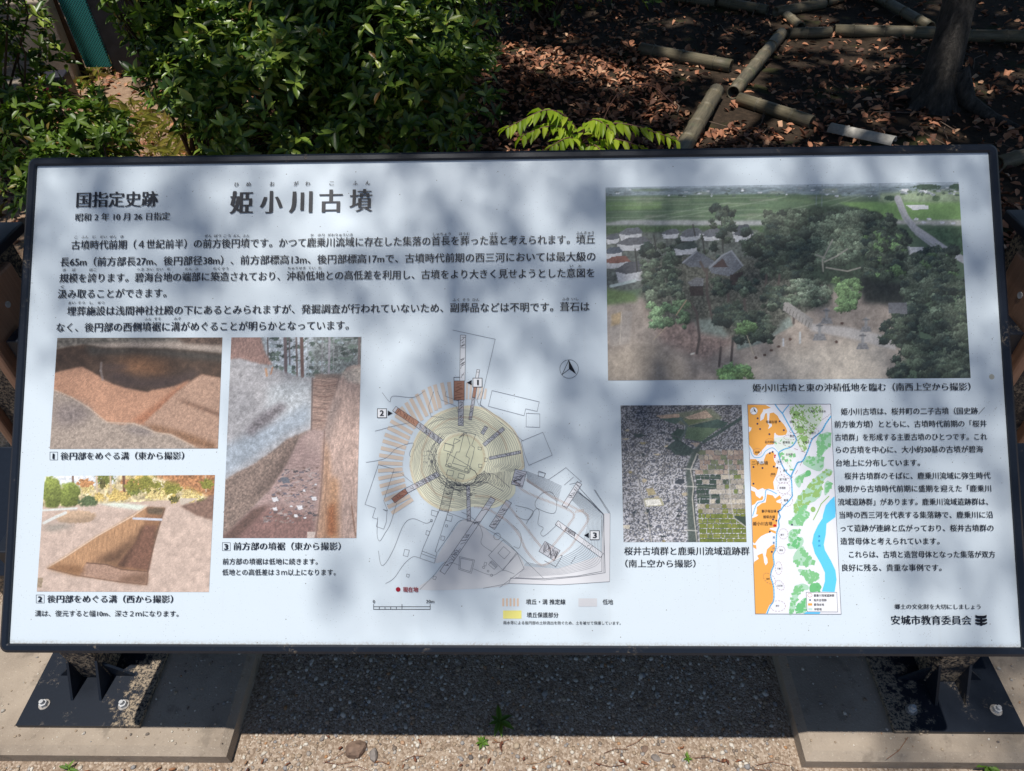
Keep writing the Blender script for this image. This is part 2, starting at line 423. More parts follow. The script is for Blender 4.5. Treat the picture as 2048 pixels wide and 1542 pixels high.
# ---- scatter tools
def rand_rot(n, r):
    q = r.normal(size=(n, 4)); q /= np.linalg.norm(q, axis=1)[:, None]; w, x, y, z = q.T
    return np.stack([np.stack([1 - 2 * (y * y + z * z), 2 * (x * y - z * w), 2 * (x * z + y * w)], -1), np.stack([2 * (x * y + z * w), 1 - 2 * (x * x + z * z), 2 * (y * z - x * w)], -1), np.stack([2 * (x * z - y * w), 2 * (y * z + x * w), 1 - 2 * (x * x + y * y)], -1)], 1)
def frames(D, N):
    """matrices whose columns are (width, length=D, normal~N)"""
    D = D / np.linalg.norm(D, axis=1)[:, None]
    W_ = np.cross(D, N); W_ /= np.linalg.norm(W_, axis=1)[:, None] + 1e-9
    return np.stack([W_, D, np.cross(W_, D)], -1)
LEAF_V = np.array([(0, 0, 0), (0, .35, -.05), (0, .72, -.06), (0, 1, -.14), (-.5, .33, .06), (.5, .33, .06), (-.44, .68, .02), (.44, .68, .02)], float)
LEAF_T = np.array([(0, 5, 1), (0, 1, 4), (7, 3, 2), (2, 3, 6)]); LEAF_Q = np.array([(1, 5, 7, 2), (1, 2, 6, 4)])
def leaves(name, pos, mats, length, width, mat, parent=None, curl=None):
    n = len(pos); T = np.repeat(LEAF_V[None], n, 0).copy()
    if curl is not None: T[:, :, 2] -= curl[:, None] * (T[:, :, 1] ** 2) ; T[:, :, 2] += np.abs(curl)[:, None] * 1.2 * T[:, :, 0] ** 2
    T[:, :, 0] *= width[:, None]; T[:, :, 1] *= length[:, None]; T[:, :, 2] *= length[:, None]
    V = np.einsum('nij,nkj->nki', mats, T) + pos[:, None]
    off = (np.arange(n) * 8)[:, None, None]
    return fast_mesh(name, V.reshape(-1, 3), [(LEAF_T[None] + off).reshape(-1, 3), (LEAF_Q[None] + off).reshape(-1, 4)], mat, parent)
_t = (1 + 5 ** .5) / 2
ICO_V = np.array([(-1, _t, 0), (1, _t, 0), (-1, -_t, 0), (1, -_t, 0), (0, -1, _t), (0, 1, _t), (0, -1, -_t), (0, 1, -_t), (_t, 0, -1), (_t, 0, 1), (-_t, 0, -1), (-_t, 0, 1)], float); ICO_V /= np.linalg.norm(ICO_V[0])
ICO_F = np.array([(0, 11, 5), (0, 5, 1), (0, 1, 7), (0, 7, 10), (0, 10, 11), (1, 5, 9), (5, 11, 4), (11, 10, 2), (10, 7, 6), (7, 1, 8), (3, 9, 4), (3, 4, 2), (3, 2, 6), (3, 6, 8), (3, 8, 9), (4, 9, 5), (2, 4, 11), (6, 2, 10), (8, 6, 7), (9, 8, 1)])
def pebbles(name, pos, size, mat, seed=1, parent=None):
    r = np.random.default_rng(seed); n = len(pos)
    V = np.repeat(ICO_V[None], n, 0) * (1 + r.normal(0, .16, (n, 12, 1)))
    V = V * (np.stack([r.uniform(.8, 1.3, n), r.uniform(.7, 1.1, n), r.uniform(.45, .8, n)], -1) * size[:, None])[:, None]
    a = r.uniform(0, 6.28, n); R_ = np.zeros((n, 3, 3)); R_[:, 0, 0] = np.cos(a); R_[:, 0, 1] = -np.sin(a); R_[:, 1, 0] = np.sin(a); R_[:, 1, 1] = np.cos(a); R_[:, 2, 2] = 1
    V = np.einsum('nij,nkj->nki', R_, V) + pos[:, None]
    return fast_mesh(name, V.reshape(-1, 3), [(ICO_F[None] + (np.arange(n) * 12)[:, None, None]).reshape(-1, 3)], mat, parent)

# loose gravel in front of and under the board
mt, nt, b = new_mat('gravel stones'); M_gravel = mt
nt.links.new(ramp(nt, island_rand(nt), [(0.0, (0.14, 0.12, 0.11)), (0.2, (0.34, 0.25, 0.17)), (0.42, (0.45, 0.36, 0.26)), (0.55, (0.27, 0.26, 0.26)), (0.68, (0.60, 0.54, 0.45)), (0.86, (0.70, 0.65, 0.57)), (0.93, (0.42, 0.22, 0.10)), (1.0, (0.5, 0.42, 0.34))]), b.inputs['Base Color']); b.inputs['Roughness'].default_value = 0.75
n = 15000
px_ = rng.uniform(-1.5, 1.5, n); py_ = np.where(rng.random(n) < .75, rng.uniform(-.46, -.05, n), rng.uniform(-.9, .6, n))
ok = ~(((px_ < -.62) | (px_ > .63)) & (py_ > -.367) & (py_ < .4)); px_, py_ = px_[ok], py_[ok]
sz = rng.gamma(2.6, .00085, len(px_)) + .0012; sz = np.minimum(sz, .0058)
sz[rng.random(len(sz)) < .010] = .0075; dens = fbm(px_ * 4 + 9, py_ * 4 + 9, 5, 3); front = py_ < -.34
ok = (rng.random(len(px_)) < .35 + dens) | front
tag(pebbles('gravel', np.column_stack([px_, py_, sz * .25])[ok], sz[ok], M_gravel), kind='stuff')
# sparse grit lying on the footings
n = 900; px_ = np.concatenate([rng.uniform(-1.2, -.65, n // 2), rng.uniform(.66, 1.2, n // 2)]); py_ = rng.uniform(-.34, .0, n); sz = rng.gamma(2, .0006, n) + .0007
tag(pebbles('grit', np.column_stack([px_, py_, PAD_H + sz * .3]), sz, M_gravel, 3), kind='stuff')

# fallen red-brown pine catkins along the gravel
mt, nt, b = new_mat('dry catkins'); nt.links.new(ramp(nt, island_rand(nt), [(0, (0.10, 0.035, 0.02)), (0.5, (0.2, 0.07, 0.035)), (0.85, (0.30, 0.13, 0.06)), (1, (0.36, 0.22, 0.12))]), b.inputs['Base Color']); b.inputs['Roughness'].default_value = 0.8
cb = MB(); r = random.Random(3)
spots = [(r.uniform(-.62, .66), r.uniform(-.42, -.345)) for _ in range(70)] + [(r.uniform(.6, 1.1), r.uniform(-.405, -.368)) for _ in range(90)] + [(r.uniform(-1.2, -.62), r.uniform(-.42, -.37)) for _ in range(28)] + [(r.uniform(-.6, .6), r.uniform(-.34, -.3)) for _ in range(8)]
for x, y in spots:
    a = r.uniform(0, 6.28); L = r.uniform(.006, .015); w = r.uniform(.0018, .0034); bend = r.uniform(-.8, .8); z = w + .003
    cb.tube([(x - math.cos(a) * L / 2, y - math.sin(a) * L / 2, z), (x + math.sin(a) * bend * L * .2, y - math.cos(a) * bend * L * .2, z + .001), (x + math.cos(a) * L / 2, y + math.sin(a) * L / 2, z)], [w * .6, w, w * .5], 6)
tag(cb.build('debris', mt, smooth=True), kind='stuff')
# a few dry pine needles
nb = MB()
for k in range(26):
    x, y = r.uniform(-.6, 1.0), r.uniform(-.41, -.31); a = r.uniform(-.5, .5) + (3.14 if k % 2 else 0); L = r.uniform(.03, .08); zz = .006 if -.62 < x < .63 or y < -.365 else PAD_H + .002
    nb.tube([(x, y, zz), (x + math.cos(a) * L * .5, y + math.sin(a) * L * .5, zz + .002), (x + math.cos(a) * L, y + math.sin(a + .2) * L, zz)], .0006, 4)
tag(nb.build('needle_litter', mt), kind='stuff')

# ---- dead leaves on the forest floor
mt, nt, b = new_mat('dead leaves'); M_dead = mt
nt.links.new(ramp(nt, island_rand(nt), [(0.0, (0.08, 0.035, 0.02)), (0.25, (0.22, 0.085, 0.043)), (0.55, (0.42, 0.175, 0.09)), (0.85, (0.56, 0.27, 0.145)), (1.0, (0.58, 0.38, 0.24))]), b.inputs['Base Color']); b.inputs['Roughness'].default_value = 0.7
n = 50000; x = rng.uniform(-3.4, 4.4, n); y = rng.uniform(.75, 6.6, n)
d = fbm(x * .9 + 20, y * .9 + 20, 11, 3)
left_path = (x + y * .55 < -.1)
near_tree = np.hypot(x - 2.4, y - 3.2) < 1.0
keep = rng.random(n) < np.where(left_path, .22, np.where(near_tree, .3 * (d > .45), np.where((y < 3.1) & (x < 2.3) | ((x < 1) & (y < 4.5)), .95, np.where(x > .9, .10 + .5 * np.clip(d - .45, 0, 1), .3))))
x, y = x[keep], y[keep]; n = len(x)
N_ = np.column_stack([rng.normal(0, .32, n), rng.normal(0, .32, n), np.ones(n)]); a = rng.uniform(0, 6.28, n)
D = np.column_stack([np.cos(a), np.sin(a), -(N_[:, 0] * np.cos(a) + N_[:, 1] * np.sin(a))])
L = rng.uniform(.022, .07, n)
dl = leaves('dead_leaves', np.column_stack([x, y, floor_z(x, y) + rng.uniform(.004, .03, n)]), frames(D, N_), L, L * rng.uniform(.4, .6, n), M_dead, curl=rng.normal(.15, .35, n))
tag(dl, kind='stuff')
# twigs
tb = MB()
for k in range(130):
    x, y = r.uniform(-2.6, 3.6), r.uniform(.9, 5.6); a = r.uniform(0, 6.28); L = r.uniform(.08, .35); z = float(floor_z(x, y)) + .02
    tb.tube([(x, y, z), (x + math.cos(a) * L * .5, y + math.sin(a) * L * .5, z + .01), (x + math.cos(a + .2) * L, y + math.sin(a + .2) * L, z)], r.uniform(.0015, .004), 5)
tag(tb.build('twig_litter', simple_mat('dry twigs', (.16, .11, .08), .8)), kind='stuff')

# ---- bamboo poles laid as edging
mt, nt, b = new_mat('weathered bamboo'); M_bamboo = mt
co = coords(nt); mp = nt.nodes.new('ShaderNodeMapping'); mp.inputs['Scale'].default_value = (1, 1, .12); nt.links.new(co, mp.inputs[0])
n1 = noise(nt, mp.outputs[0], 46, 7, .75); n2 = noise(nt, co, 9, 4)
c = ramp(nt, n1, [(.28, (.05, .043, .028)), (.52, (.16, .135, .085)), (.8, (.30, .25, .17))]); c = mix(nt, math_n(nt, 'MULTIPLY', smooth_range(nt, n2, .5, .7), .6), c, (.12, .13, .075))
nt.links.new(c, b.inputs['Base Color']); b.inputs['Roughness'].default_value = .6; bump(nt, b, n1, .3, .002)
M_pale_bamboo = simple_mat('bleached bamboo', (.42, .40, .36), .7, .3, .25, 40, .2)
def bamboo(p0, p1, r0, label, half=False, dz=0.0):
    A = Vector(ground(*p0, r0)); B = Vector(ground(*p1, r0)); A.z = float(floor_z(A.x, A.y)) + r0 * .9 + dz; B.z = float(floor_z(B.x, B.y)) + r0 * .9 + dz
    L = (B - A).length; zs = []; node_ = 0.09 + .05 * random.random(); t_ = 0
    prof = [(0, r0)]
    while node_ < L - .04:
        prof += [(node_ - .012, r0 * .985), (node_ - .006, r0 * 1.07), (node_, r0 * 1.10), (node_ + .003, r0 * .90), (node_ + .009, r0 * .92), (node_ + .016, r0 * .985)]; node_ += .20 + .05 * random.random()
    prof.append((L, r0 * .97))
    n = 22; ang = [math.pi * k / (n - 1) for k in range(n)] if half else [2 * math.pi * k / n for k in range(n)]
    V = []; F = []
    rings_ = [(z, q) for z, q in prof] + [(L, r0 * .80)] + ([(L - .10, r0 * .78)] if not half else [])
    rings_ = ([(.10, r0 * .78), (0, r0 * .80)] if not half else [(0, r0 * .80)]) + rings_
    if half: rings_ = [(0, r0 * .8)] + prof + [(L, r0 * .8)] + [(L * .5, r0 * .8)]; 
    for z, q in rings_:
        for a in ang: V.append((q * math.cos(a), q * math.sin(a), z))
    closed = not half
    for i_ in range(len(rings_) - 1):
        for j in range(n if closed else n - 1): F.append((i_ * n + j, i_ * n + (j + 1) % n, (i_ + 1) * n + (j + 1) % n, (i_ + 1) * n + j))
    if not half:
        F.append(tuple(range(n))[::-1]); k = (len(rings_) - 1) * n; F.append(tuple(k + j for j in range(n)))
    o = mesh_obj('bamboo_pole', V, F, M_pale_bamboo if half else M_bamboo, smooth=True)
    zq = (B - A).normalized(); upv = Vector((0, 0, 1)); yv = (upv - zq * upv.dot(zq)).normalized(); xv = yv.cross(zq)
    M_ = Matrix.Identity(4)
    for j in range(3): M_[j][0], M_[j][1], M_[j][2], M_[j][3] = xv[j], yv[j], zq[j], A[j]
    o.matrix_world = M_
    return tag(o, label, 'bamboo pole', 'bamboo poles laid out as edging on the ground')
for a in [((1280, 102), (1462, 132), 0.0437, 'grey-green bamboo pole lying left of the pole junction, beyond the sunlit leaves'), ((1563, 66), (1466, 186), 0.0423, 'mottled bamboo pole slanting from the far corner down to the pole junction'),
          ((1432, 186), (1335, 350), 0.0465, 'thick bamboo pole running from the junction down behind the board top'), ((1478, 197), (1625, 242), 0.0388, 'dappled bamboo pole ending open-mouthed in dead leaves below the junction'),
          ((1577, 66), (1661, 61), 0.0388, 'short bamboo pole between the far corner and the long back pole'), ((1669, 58), (1868, 64), 0.0437, 'long back bamboo pole with bright sun patches left of the tree'),
          ((1907, 70), (2090, 76), 0.0423, 'plain shaded bamboo pole continuing right of the tree trunk'), ((1735, -14), (1862, 50), 0.0388, 'thin bamboo pole slanting down to the back row left of the tree'),
          ((1438, 5), (1535, 19), 0.0388, 'dark short bamboo pole at the far edge, left of the ochre one'), ((1551, 25), (1648, 8), 0.0388, 'ochre sun-dappled bamboo pole at the far edge'),
          ((1573, 34), (1601, 56), 0.0353, 'stubby bamboo pole just behind the far corner'), ((1352, -8), (1432, 5), 0.0388, 'farthest dark bamboo pole above the short dark one'),
          ((1651, 6), (1720, -14), 0.0353, 'far bamboo pole continuing the ochre one uphill'), ((1994, 328), (2080, 304), 0.0388, 'bamboo pole with dark hollow end beside the top right of the board'),
          ((2012, 852), (2090, 862), 0.0423, 'pale bamboo pole lying behind the lower right side of the board')]: bamboo(*a)
bamboo((1660, 258), (1785, 293), 0.0388, 'bleached half-split bamboo pole lying just above the board', True)
# ------------------------------------------------------------------ shrubs, sapling, weeds, grass
M_azalea = leaf_mat('evergreen leaves', [(0, (.022, .055, .012)), (.45, (.085, .165, .025)), (.85, (.25, .35, .05)), (.965, (.34, .41, .08)), (1, (.26, .14, .04))], .22, .36, .5)
M_azalea2 = leaf_mat('light evergreen leaves', [(0, (.05, .10, .014)), (.5, (.10, .18, .022)), (.92, (.17, .26, .035)), (1, (.3, .16, .05))], .30, .4, .4)
M_young = leaf_mat('young bright leaves', [(0, (.18, .29, .015)), (.5, (.31, .43, .025)), (1, (.44, .54, .05))], .45, .45, .35)
M_stem = simple_mat('shrub stems', (.075, .05, .035), .8, .3, .3, 60)
def rosettes(tips, axes, r, size, per=(5, 9), ratio=.36, tilt=(45, 88)):
    P, D, N, L = [], [], [], []
    for p, a in zip(tips, axes):
        a = a / np.linalg.norm(a); e1 = np.cross(a, [.3, .2, 1.0]); e1 /= np.linalg.norm(e1); e2 = np.cross(a, e1)
        k = r.integers(*per); ph = r.uniform(0, 6.28); s_ = size * r.uniform(.75, 1.2)
        for j in range(k):
            t_ = math.radians(r.uniform(*tilt)); f = ph + 2.4 * j + r.normal(0, .2); rad = e1 * math.cos(f) + e2 * math.sin(f)
            d = a * math.cos(t_) + rad * math.sin(t_); n_ = a * math.sin(t_) - rad * math.cos(t_)
            P.append(p + a * r.uniform(-.02, .01)); D.append(d); N.append(n_ + r.normal(0, .15, 3)); L.append(s_ * r.uniform(.7, 1.15))
    L = np.array(L); return np.array(P), frames(np.array(D), np.array(N)), L, L * r.uniform(ratio * .85, ratio * 1.15, len(L))
def shrub(name, label, blobs, n, size, mat, seed, cat='shrub', group=None, base=None, fill=.3, per=(5, 9), sub=0):
    r = np.random.default_rng(seed); tips = []; axes = []; blobs = list(blobs)
    for _ in range(sub):                # leafy clumps that stand out from the mass and catch the sun
        c, rad = blobs[r.integers(min(len(blobs), 4))]; d = r.normal(size=3); d[1] = -abs(d[1]); d[2] = abs(d[2]) * .8 + .15; d /= np.linalg.norm(d)
        q = r.uniform(.09, .17); blobs.append((tuple(np.array(c) + d * np.array(rad) * 1.02), (q * 1.3, q, q * .6)))
    w = np.array([q[1][0] * q[1][1] + q[1][1] * q[1][2] + q[1][0] * q[1][2] for q in blobs], float); w /= w.sum()
    for _ in range(n):
        c, rad = blobs[r.choice(len(blobs), p=w)]
        d = r.normal(size=3); d /= np.linalg.norm(d); d[2] = abs(d[2]) if r.random() < .35 else d[2]
        k = (1 - fill * r.random() ** 1.5) * (1 + .16 * math.sin(d[0] * 7 + seed) * math.sin(d[2] * 6 + d[1] * 5))
        p = np.array(c) + d * np.array(rad) * k
        if p[2] < .06: continue
        tips.append(p); ax = d * .65 + np.array([0, -.1, .85]) + r.normal(0, .35, 3); axes.append(ax)
    t_ = empty(name, base if base else (float(blobs[0][0][0]), float(blobs[0][0][1]), 0)); tag(t_, label, cat, group)
    off = np.array(t_.location)
    P, M_, L, Wd = rosettes(tips, axes, r, size, per)
    leaves('foliage', P - off, M_, L, Wd, mat, t_)
    sb = MB(); bs = np.array(t_.location)
    for i_ in r.choice(len(tips), min(len(tips), 70), replace=False):
        p = tips[i_] - off; root = np.array([r.normal(0, .06), r.normal(0, .06), 0]); m1 = root * .6 + p * .4 + np.array([0, 0, .12]) + r.normal(0, .03, 3)
        sb.tube([root, m1 * .5 + root * .5 + [0, 0, .04], m1, p * .75 + m1 * .25 + r.normal(0, .02, 3), p], [.011, .009, .006, .004, .002], 5, False)
    sb.build('stem', M_stem, t_, True)
    return t_
shrub('shrub', 'large dark evergreen shrub rising behind the left half of the board', [((-.98, 2.95, .42), (.80, .78, .66)), ((-.62, 2.62, .38), (.46, .58, .5)), ((-1.10, 2.5, .36), (.46, .55, .46)), ((-1.2, 2.95, .7), (.5, .5, .42)), ((-.6, 3.0, .75), (.45, .5, .36))], 4200, .066, M_azalea, 11, base=(-.95, 2.75, 0), sub=46)
shrub('shrub', 'yellow-green leafy edge shrub lining the dirt path beside the large dark shrub', [((-1.66, 2.9, .72), (.18, .3, .42)), ((-1.70, 2.5, 1.0), (.18, .25, .25))], 420, .052, M_azalea2, 12, base=(-1.75, 2.9, 0))
shrub('shrub', 'dark shaded shrub at the far left edge, in front of the net fence', [((-2.72, 2.55, .62), (.46, .42, .62)), ((-2.3, 2.2, 1.0), (.26, .3, .24)), ((-2.55, 2.1, .95), (.3, .3, .25)), ((-2.1, 2.3, .35), (.25, .2, .22))], 950, .058, M_azalea, 13, base=(-2.6, 2.5, 0))
shrub('shrub', 'low bright-tipped shrub just above the top left corner of the board', [((-2.0, 1.95, .42), (.28, .28, .24)), ((-1.90, 1.8, .36), (.18, .2, .2))], 300, .055, M_azalea2, 14, base=(-1.9, 1.9, 0))
shrub('shrub', 'deeply shaded shrub in the dark behind the sunlit leaf litter', [((.25, 5.35, .55), (.85, .55, .75)), ((-.5, 5.1, .5), (.6, .5, .6))], 700, .07, M_azalea, 15, base=(.2, 5.3, 0))

# sapling with bright drooping leaves close behind the board
sp = tag(empty('sapling', (.22, 1.32, 0)), 'sapling with bright yellow-green drooping leaves peeking over the board top', 'sapling')
r = np.random.default_rng(21); st = MB(); P, D, N, L = [], [], [], []
def twig(pts, n, size, start=.12):
    p = np.array(spline3(pts, 8)); st.tube([tuple(q) for q in p], list(np.linspace(.0032, .0012, len(p))), 6)
    for k in range(n):
        f = start + (1 - start) * (k + .5) / n; i_ = min(int(f * (len(p) - 1)), len(p) - 2); q = p[i_]; t_ = p[i_ + 1] - p[i_]; t_ /= np.linalg.norm(t_)
        side = np.cross(t_, [0, 0, 1]); side /= np.linalg.norm(side); s_ = 1 if k % 2 else -1
        d = t_ * r.uniform(.2, .7) + side * s_ * r.uniform(.5, 1) + np.array([0, -.35, r.uniform(-.75, .05)])
        P.append(q); D.append(d); N.append(np.array([0, -.2, 1]) + side * s_ * .2 + r.normal(0, .2, 3)); L.append(size * r.uniform(.7, 1.15))
def spline3(pts, n):
    p = np.array(pts, float); out = []
    for i_ in range(len(p) - 1):
        a, b_, c, d = p[max(i_ - 1, 0)], p[i_], p[i_ + 1], p[min(i_ + 2, len(p) - 1)]
        for t_ in np.linspace(0, 1, n, endpoint=False): out.append(.5 * (2 * b_ + (-a + c) * t_ + (2 * a - 5 * b_ + 4 * c - d) * t_ ** 2 + (-a + 3 * b_ - 3 * c + d) * t_ ** 3))
    out.append(p[-1]); return out
st.tube([(0, 0, 0), (.02, .02, .3), (.01, .02, .55), (-.01, .01, .74)], [.006, .005, .004, .003], 7)
for pts_, n_, z_ in (([(-.01, .01, .74), (-.06, 0, .80), (-.12, -.02, .825), (-.19, -.03, .80), (-.25, -.04, .775)], 34, .056), ([(-.01, .01, .72), (-.07, -.03, .775), (-.13, -.06, .785), (-.2, -.08, .765)], 26, .058),
                     ([(0, .01, .72), (.02, -.02, .785), (.05, -.05, .80), (.09, -.07, .775)], 20, .056), ([(0, .01, .70), (.08, 0, .765), (.15, -.01, .77), (.23, -.02, .75), (.31, -.03, .725)], 22, .06),
                     ([(0, .01, .68), (.06, -.04, .735), (.12, -.07, .745), (.2, -.09, .725)], 16, .056), ([(0, .01, .69), (-.04, -.06, .75), (-.08, -.1, .755), (-.13, -.13, .735)], 18, .054), ([(0, 0, .68), (.03, -.07, .73), (.05, -.11, .735), (.07, -.15, .715)], 14, .052)): twig(pts_, n_, z_, .06)
arc = spline3([(.05, 0, .70), (.08, .02, .80), (.13, .04, .865), (.22, .05, .87), (.31, .05, .80)], 8)
sl = leaves('foliage', np.array(P), frames(np.array(D), np.array(N)), np.array(L), np.array(L) * .35, M_young, sp, curl=r.normal(.12, .1, len(L)))
st.tube([tuple(q) for q in arc], .0018, 6); st.build('stem', simple_mat('sapling stems', (.15, .07, .05), .7), sp, True)

# weeds in the gravel
def weed(x, y, label, n, size, seed, z0=0.0, up=.7):
    t_ = tag(empty('weed', (x, y, z0)), label, 'weed', 'weeds in the gravel'); r = np.random.default_rng(seed)
    a = np.arange(n) * 2.4 + r.normal(0, .2, n); ti = r.uniform(.1, up, n)
    D = np.column_stack([np.cos(a) * np.cos(ti), np.sin(a) * np.cos(ti), np.sin(ti)]); N = np.column_stack([-np.cos(a) * np.sin(ti), -np.sin(a) * np.sin(ti), np.cos(ti)])
    L = size * r.uniform(.6, 1.1, n)
    h = np.linspace(.004, size * .45, n)
    leaves('foliage', np.column_stack([np.zeros(n), np.zeros(n), h]), frames(D, N), L, L * .34, M_weed, t_, curl=r.normal(.2, .1, n))
    MB().tube([(0, 0, -.004), (.001, .001, size * .5)], [.0022, .001], 6).build('stem', M_weed, t_, True)
M_weed = leaf_mat('weed leaves', [(0, (.07, .15, .02)), (1, (.16, .28, .04))], .25, .5, .3)
for (px, py), lab, n, s_, sd in (((1000, 1447), 'leafy green weed at the edge of the board shadow', 9, .034, 1), ((964, 1487), 'small pale green weed rosette in sunlit gravel', 13, .017, 2), ((1968, 1534), 'green weed in front of the right concrete footing', 12, .032, 3), ((140, 1540), 'tiny weed sprout in front of the left concrete footing', 5, .02, 4), ((1375, 1518), 'wisp of yellowish weed among the red-brown debris', 8, .014, 5)):
    g_ = ground(px, py); weed(g_[0], g_[1], lab, n, s_, sd)

# rocks
M_rock = simple_mat('brown rock', (.23, .155, .115), .8, .3, .4, 45, .6); M_rock2 = simple_mat('grey rock', (.25, .22, .20), .85, .3, .35, 60, .6)
def rock(px, py, sx, sy, sz, rot, mat, label, seed):
    bm = bmesh.new(); bmesh.ops.create_icosphere(bm, subdivisions=2, radius=1); r = random.Random(seed)
    cuts = [Vector((r.uniform(-1, 1), r.uniform(-1, 1), r.uniform(-.3, 1))).normalized() for _ in range(7)]
    for v_ in bm.verts:
        for c_ in cuts:
            k = v_.co.dot(c_) - .72
            if k > 0: v_.co -= c_ * k * .92
        v_.co = Vector((v_.co.x * sx, v_.co.y * sy, v_.co.z * sz)) * (1 + r.uniform(-.03, .03))
    me = bpy.data.meshes.new('rock'); bm.to_mesh(me); bm.free(); me.materials.append(mat)
    o = bpy.data.objects.new('rock', me); COL.objects.link(o); g_ = ground(px, py); o.location = (g_[0], g_[1], sz * .45); o.rotation_euler = (0, 0, rot)
    tag(o, label, 'rock', 'rocks in the gravel')
rock(712, 1502, .030, .021, .017, .45, M_rock, 'large angular brown rock in front of the board shadow', 4)
rock(748, 1512, .010, .019, .010, .3, M_rock2, 'narrow grey rock right beside the angular brown rock', 8)
rock(645, 1478, .008, .006, .005, 1, M_rock2, 'small pale rock behind and left of the angular brown rock', 9)
rock(1310, 1516, .013, .008, .006, -.4, M_rock2, 'flat grey rock among red-brown debris right of centre', 12)
rock(1290, 1498, .010, .007, .005, .6, M_rock, 'flat pinkish-brown rock chip behind the flat grey one', 14)

# grass along the dirt path
gb = []; r = np.random.default_rng(31); n = 5200
gx_ = r.uniform(-3.2, -1.2, n); gy_ = r.uniform(2.1, 4.9, n); dd = fbm(gx_ * 2 + 3, gy_ * 2 + 3, 8, 3)
ok = (r.random(n) < np.clip((dd - .38) * 4, .05, 1)) & (gx_ + gy_ * .62 < .35); gx_, gy_ = gx_[ok], gy_[ok]; n = len(gx_)
a = r.uniform(0, 6.28, n); ti = r.uniform(.5, 1.4, n); D = np.column_stack([np.cos(a) * np.cos(ti), np.sin(a) * np.cos(ti), np.sin(ti)])
L = r.uniform(.04, .13, n)
M_grass = leaf_mat('path grass', [(0, (.16, .19, .05)), (.5, (.34, .33, .12)), (1, (.50, .40, .22))], .3, .6, .2)
tag(leaves('grass', np.column_stack([gx_, gy_, floor_z(gx_, gy_)]), frames(D, np.column_stack([-np.cos(a), -np.sin(a), np.full(n, .3)])), L, L * .03 + .0008, M_grass, curl=r.normal(.4, .2, n)), kind='stuff')

# net fence, concrete post and crate at the far left
mt, nt, b = new_mat('teal netting'); M_net = mt
co = coords(nt); wv = []
for rot in (.8, -.8):
    mp = nt.nodes.new('ShaderNodeMapping'); mp.inputs['Rotation'].default_value = (0, rot, 0); nt.links.new(co, mp.inputs[0])
    w_ = nt.nodes.new('ShaderNodeTexWave'); w_.inputs['Scale'].default_value = 24; nt.links.new(mp.outputs[0], w_.inputs[0]); wv.append(w_.outputs['Fac'])
cord = smooth_range(nt, math_n(nt, 'MAXIMUM', wv[0], wv[1]), .6, .9)
nt.links.new(mix(nt, cord, (.006, .06, .06), (.035, .36, .34)), b.inputs['Base Color']); b.inputs['Roughness'].default_value = .7; bump(nt, b, cord, .6, .004)
fe = tag(empty('net_fence', (-2.75, 4.1, 0)), 'teal plastic net and a dark panel on a fence behind the left shrubs', 'fence')
MB().box(-.28, -.10, 0, .02, .08, 1.7).build('net', M_net, fe, bevel=.004); MB().box(-.095, .42, .012, .022, .02, 1.7).build('sheet', simple_mat('dark fence panel', (.022, .022, .026), .5, .4, .4, 12, .3), fe)  # teal net, then a thin dark panel to its right
for x in (-.31, .44): MB().tube([(x, .0, 0), (x, .0, 1.75)], .022, 12).build('fence_post', M_stem, fe, True)
pb = MB().box(-.12, .12, -.08, .08, -.02, .55).build('concrete_post', M_conc, bevel=.01); pb.location = (-3.15, 3.95, 0); pb.rotation_euler = (0, .04, .3); tag(pb, 'pale concrete post beside the teal net', 'post')
pb = MB().box(-.2, .2, -.1, .1, -.02, .2).build('concrete_block', M_conc, bevel=.01); pb.location = (-3.3, 3.45, 0); pb.rotation_euler = (0, 0, .25); tag(pb, 'low pale concrete block half hidden by the left shrub', 'block')
cr = tag(empty('crate', (-2.98, 3.62, .0)), 'dark crate with a red band beside the pale concrete block', 'crate'); cr.rotation_euler = (0, 0, .25)
MB().box(-.09, .09, -.07, .07, .0, .20).build('crate_body', simple_mat('dark plastic', (.03, .03, .045), .4), cr, bevel=.006); MB().box(-.092, .092, -.073, -.0705, .10, .14).build('band', simple_mat('red band', (.25, .03, .05), .5), cr)
# ------------------------------------------------------------------ the leaning tree and its crown, which dapples the board
tree = tag(empty('tree', (2.5, 3.36, 0)), 'dark leaning broadleaf tree with flared roots behind the right end of the board', 'tree')
mt, nt, b = new_mat('dark bark'); M_bark = mt
co = coords(nt); mp = nt.nodes.new('ShaderNodeMapping'); mp.inputs['Scale'].default_value = (1, 1, .3); nt.links.new(co, mp.inputs[0])
n1 = noise(nt, mp.outputs[0], 34, 8, .75); nt.links.new(ramp(nt, n1, [(.35, (.02, .018, .016)), (.55, (.08, .07, .06)), (.75, (.20, .175, .15))]), b.inputs['Base Color']); b.inputs['Roughness'].default_value = .9; bump(nt, b, n1, 1.0, .035)
tr = MB(); r = random.Random(8)
tr.tube([(0, 0, -.1), (0, 0, 0), (-.01, .01, .08), (-.015, .03, .2), (-.015, .08, .4), (-.015, .16, .65), (.0, .30, 1.0), (.02, .48, 1.6), (-.2, .4, 2.4), (-.75, -.2, 3.4), (-1.1, -.6, 4.6), (-1.6, -1.1, 5.8)], [.155, .145, .118, .098, .088, .084, .082, .08, .08, .075, .065, .05], 18)
for dx, dy, L in ((-.22, -.10, 1), (.34, -.26, 1), (.2, .1, 1), (-.2, .2, 1)):
    tr.tube([(dx * .12, dy * .12, .22), (dx * .38, dy * .38, .07), (dx * .75, dy * .75, .01), (dx * 1.2, dy * 1.15, -.03)], [.06, .045, .03, .015], 10)
limb_tips = []
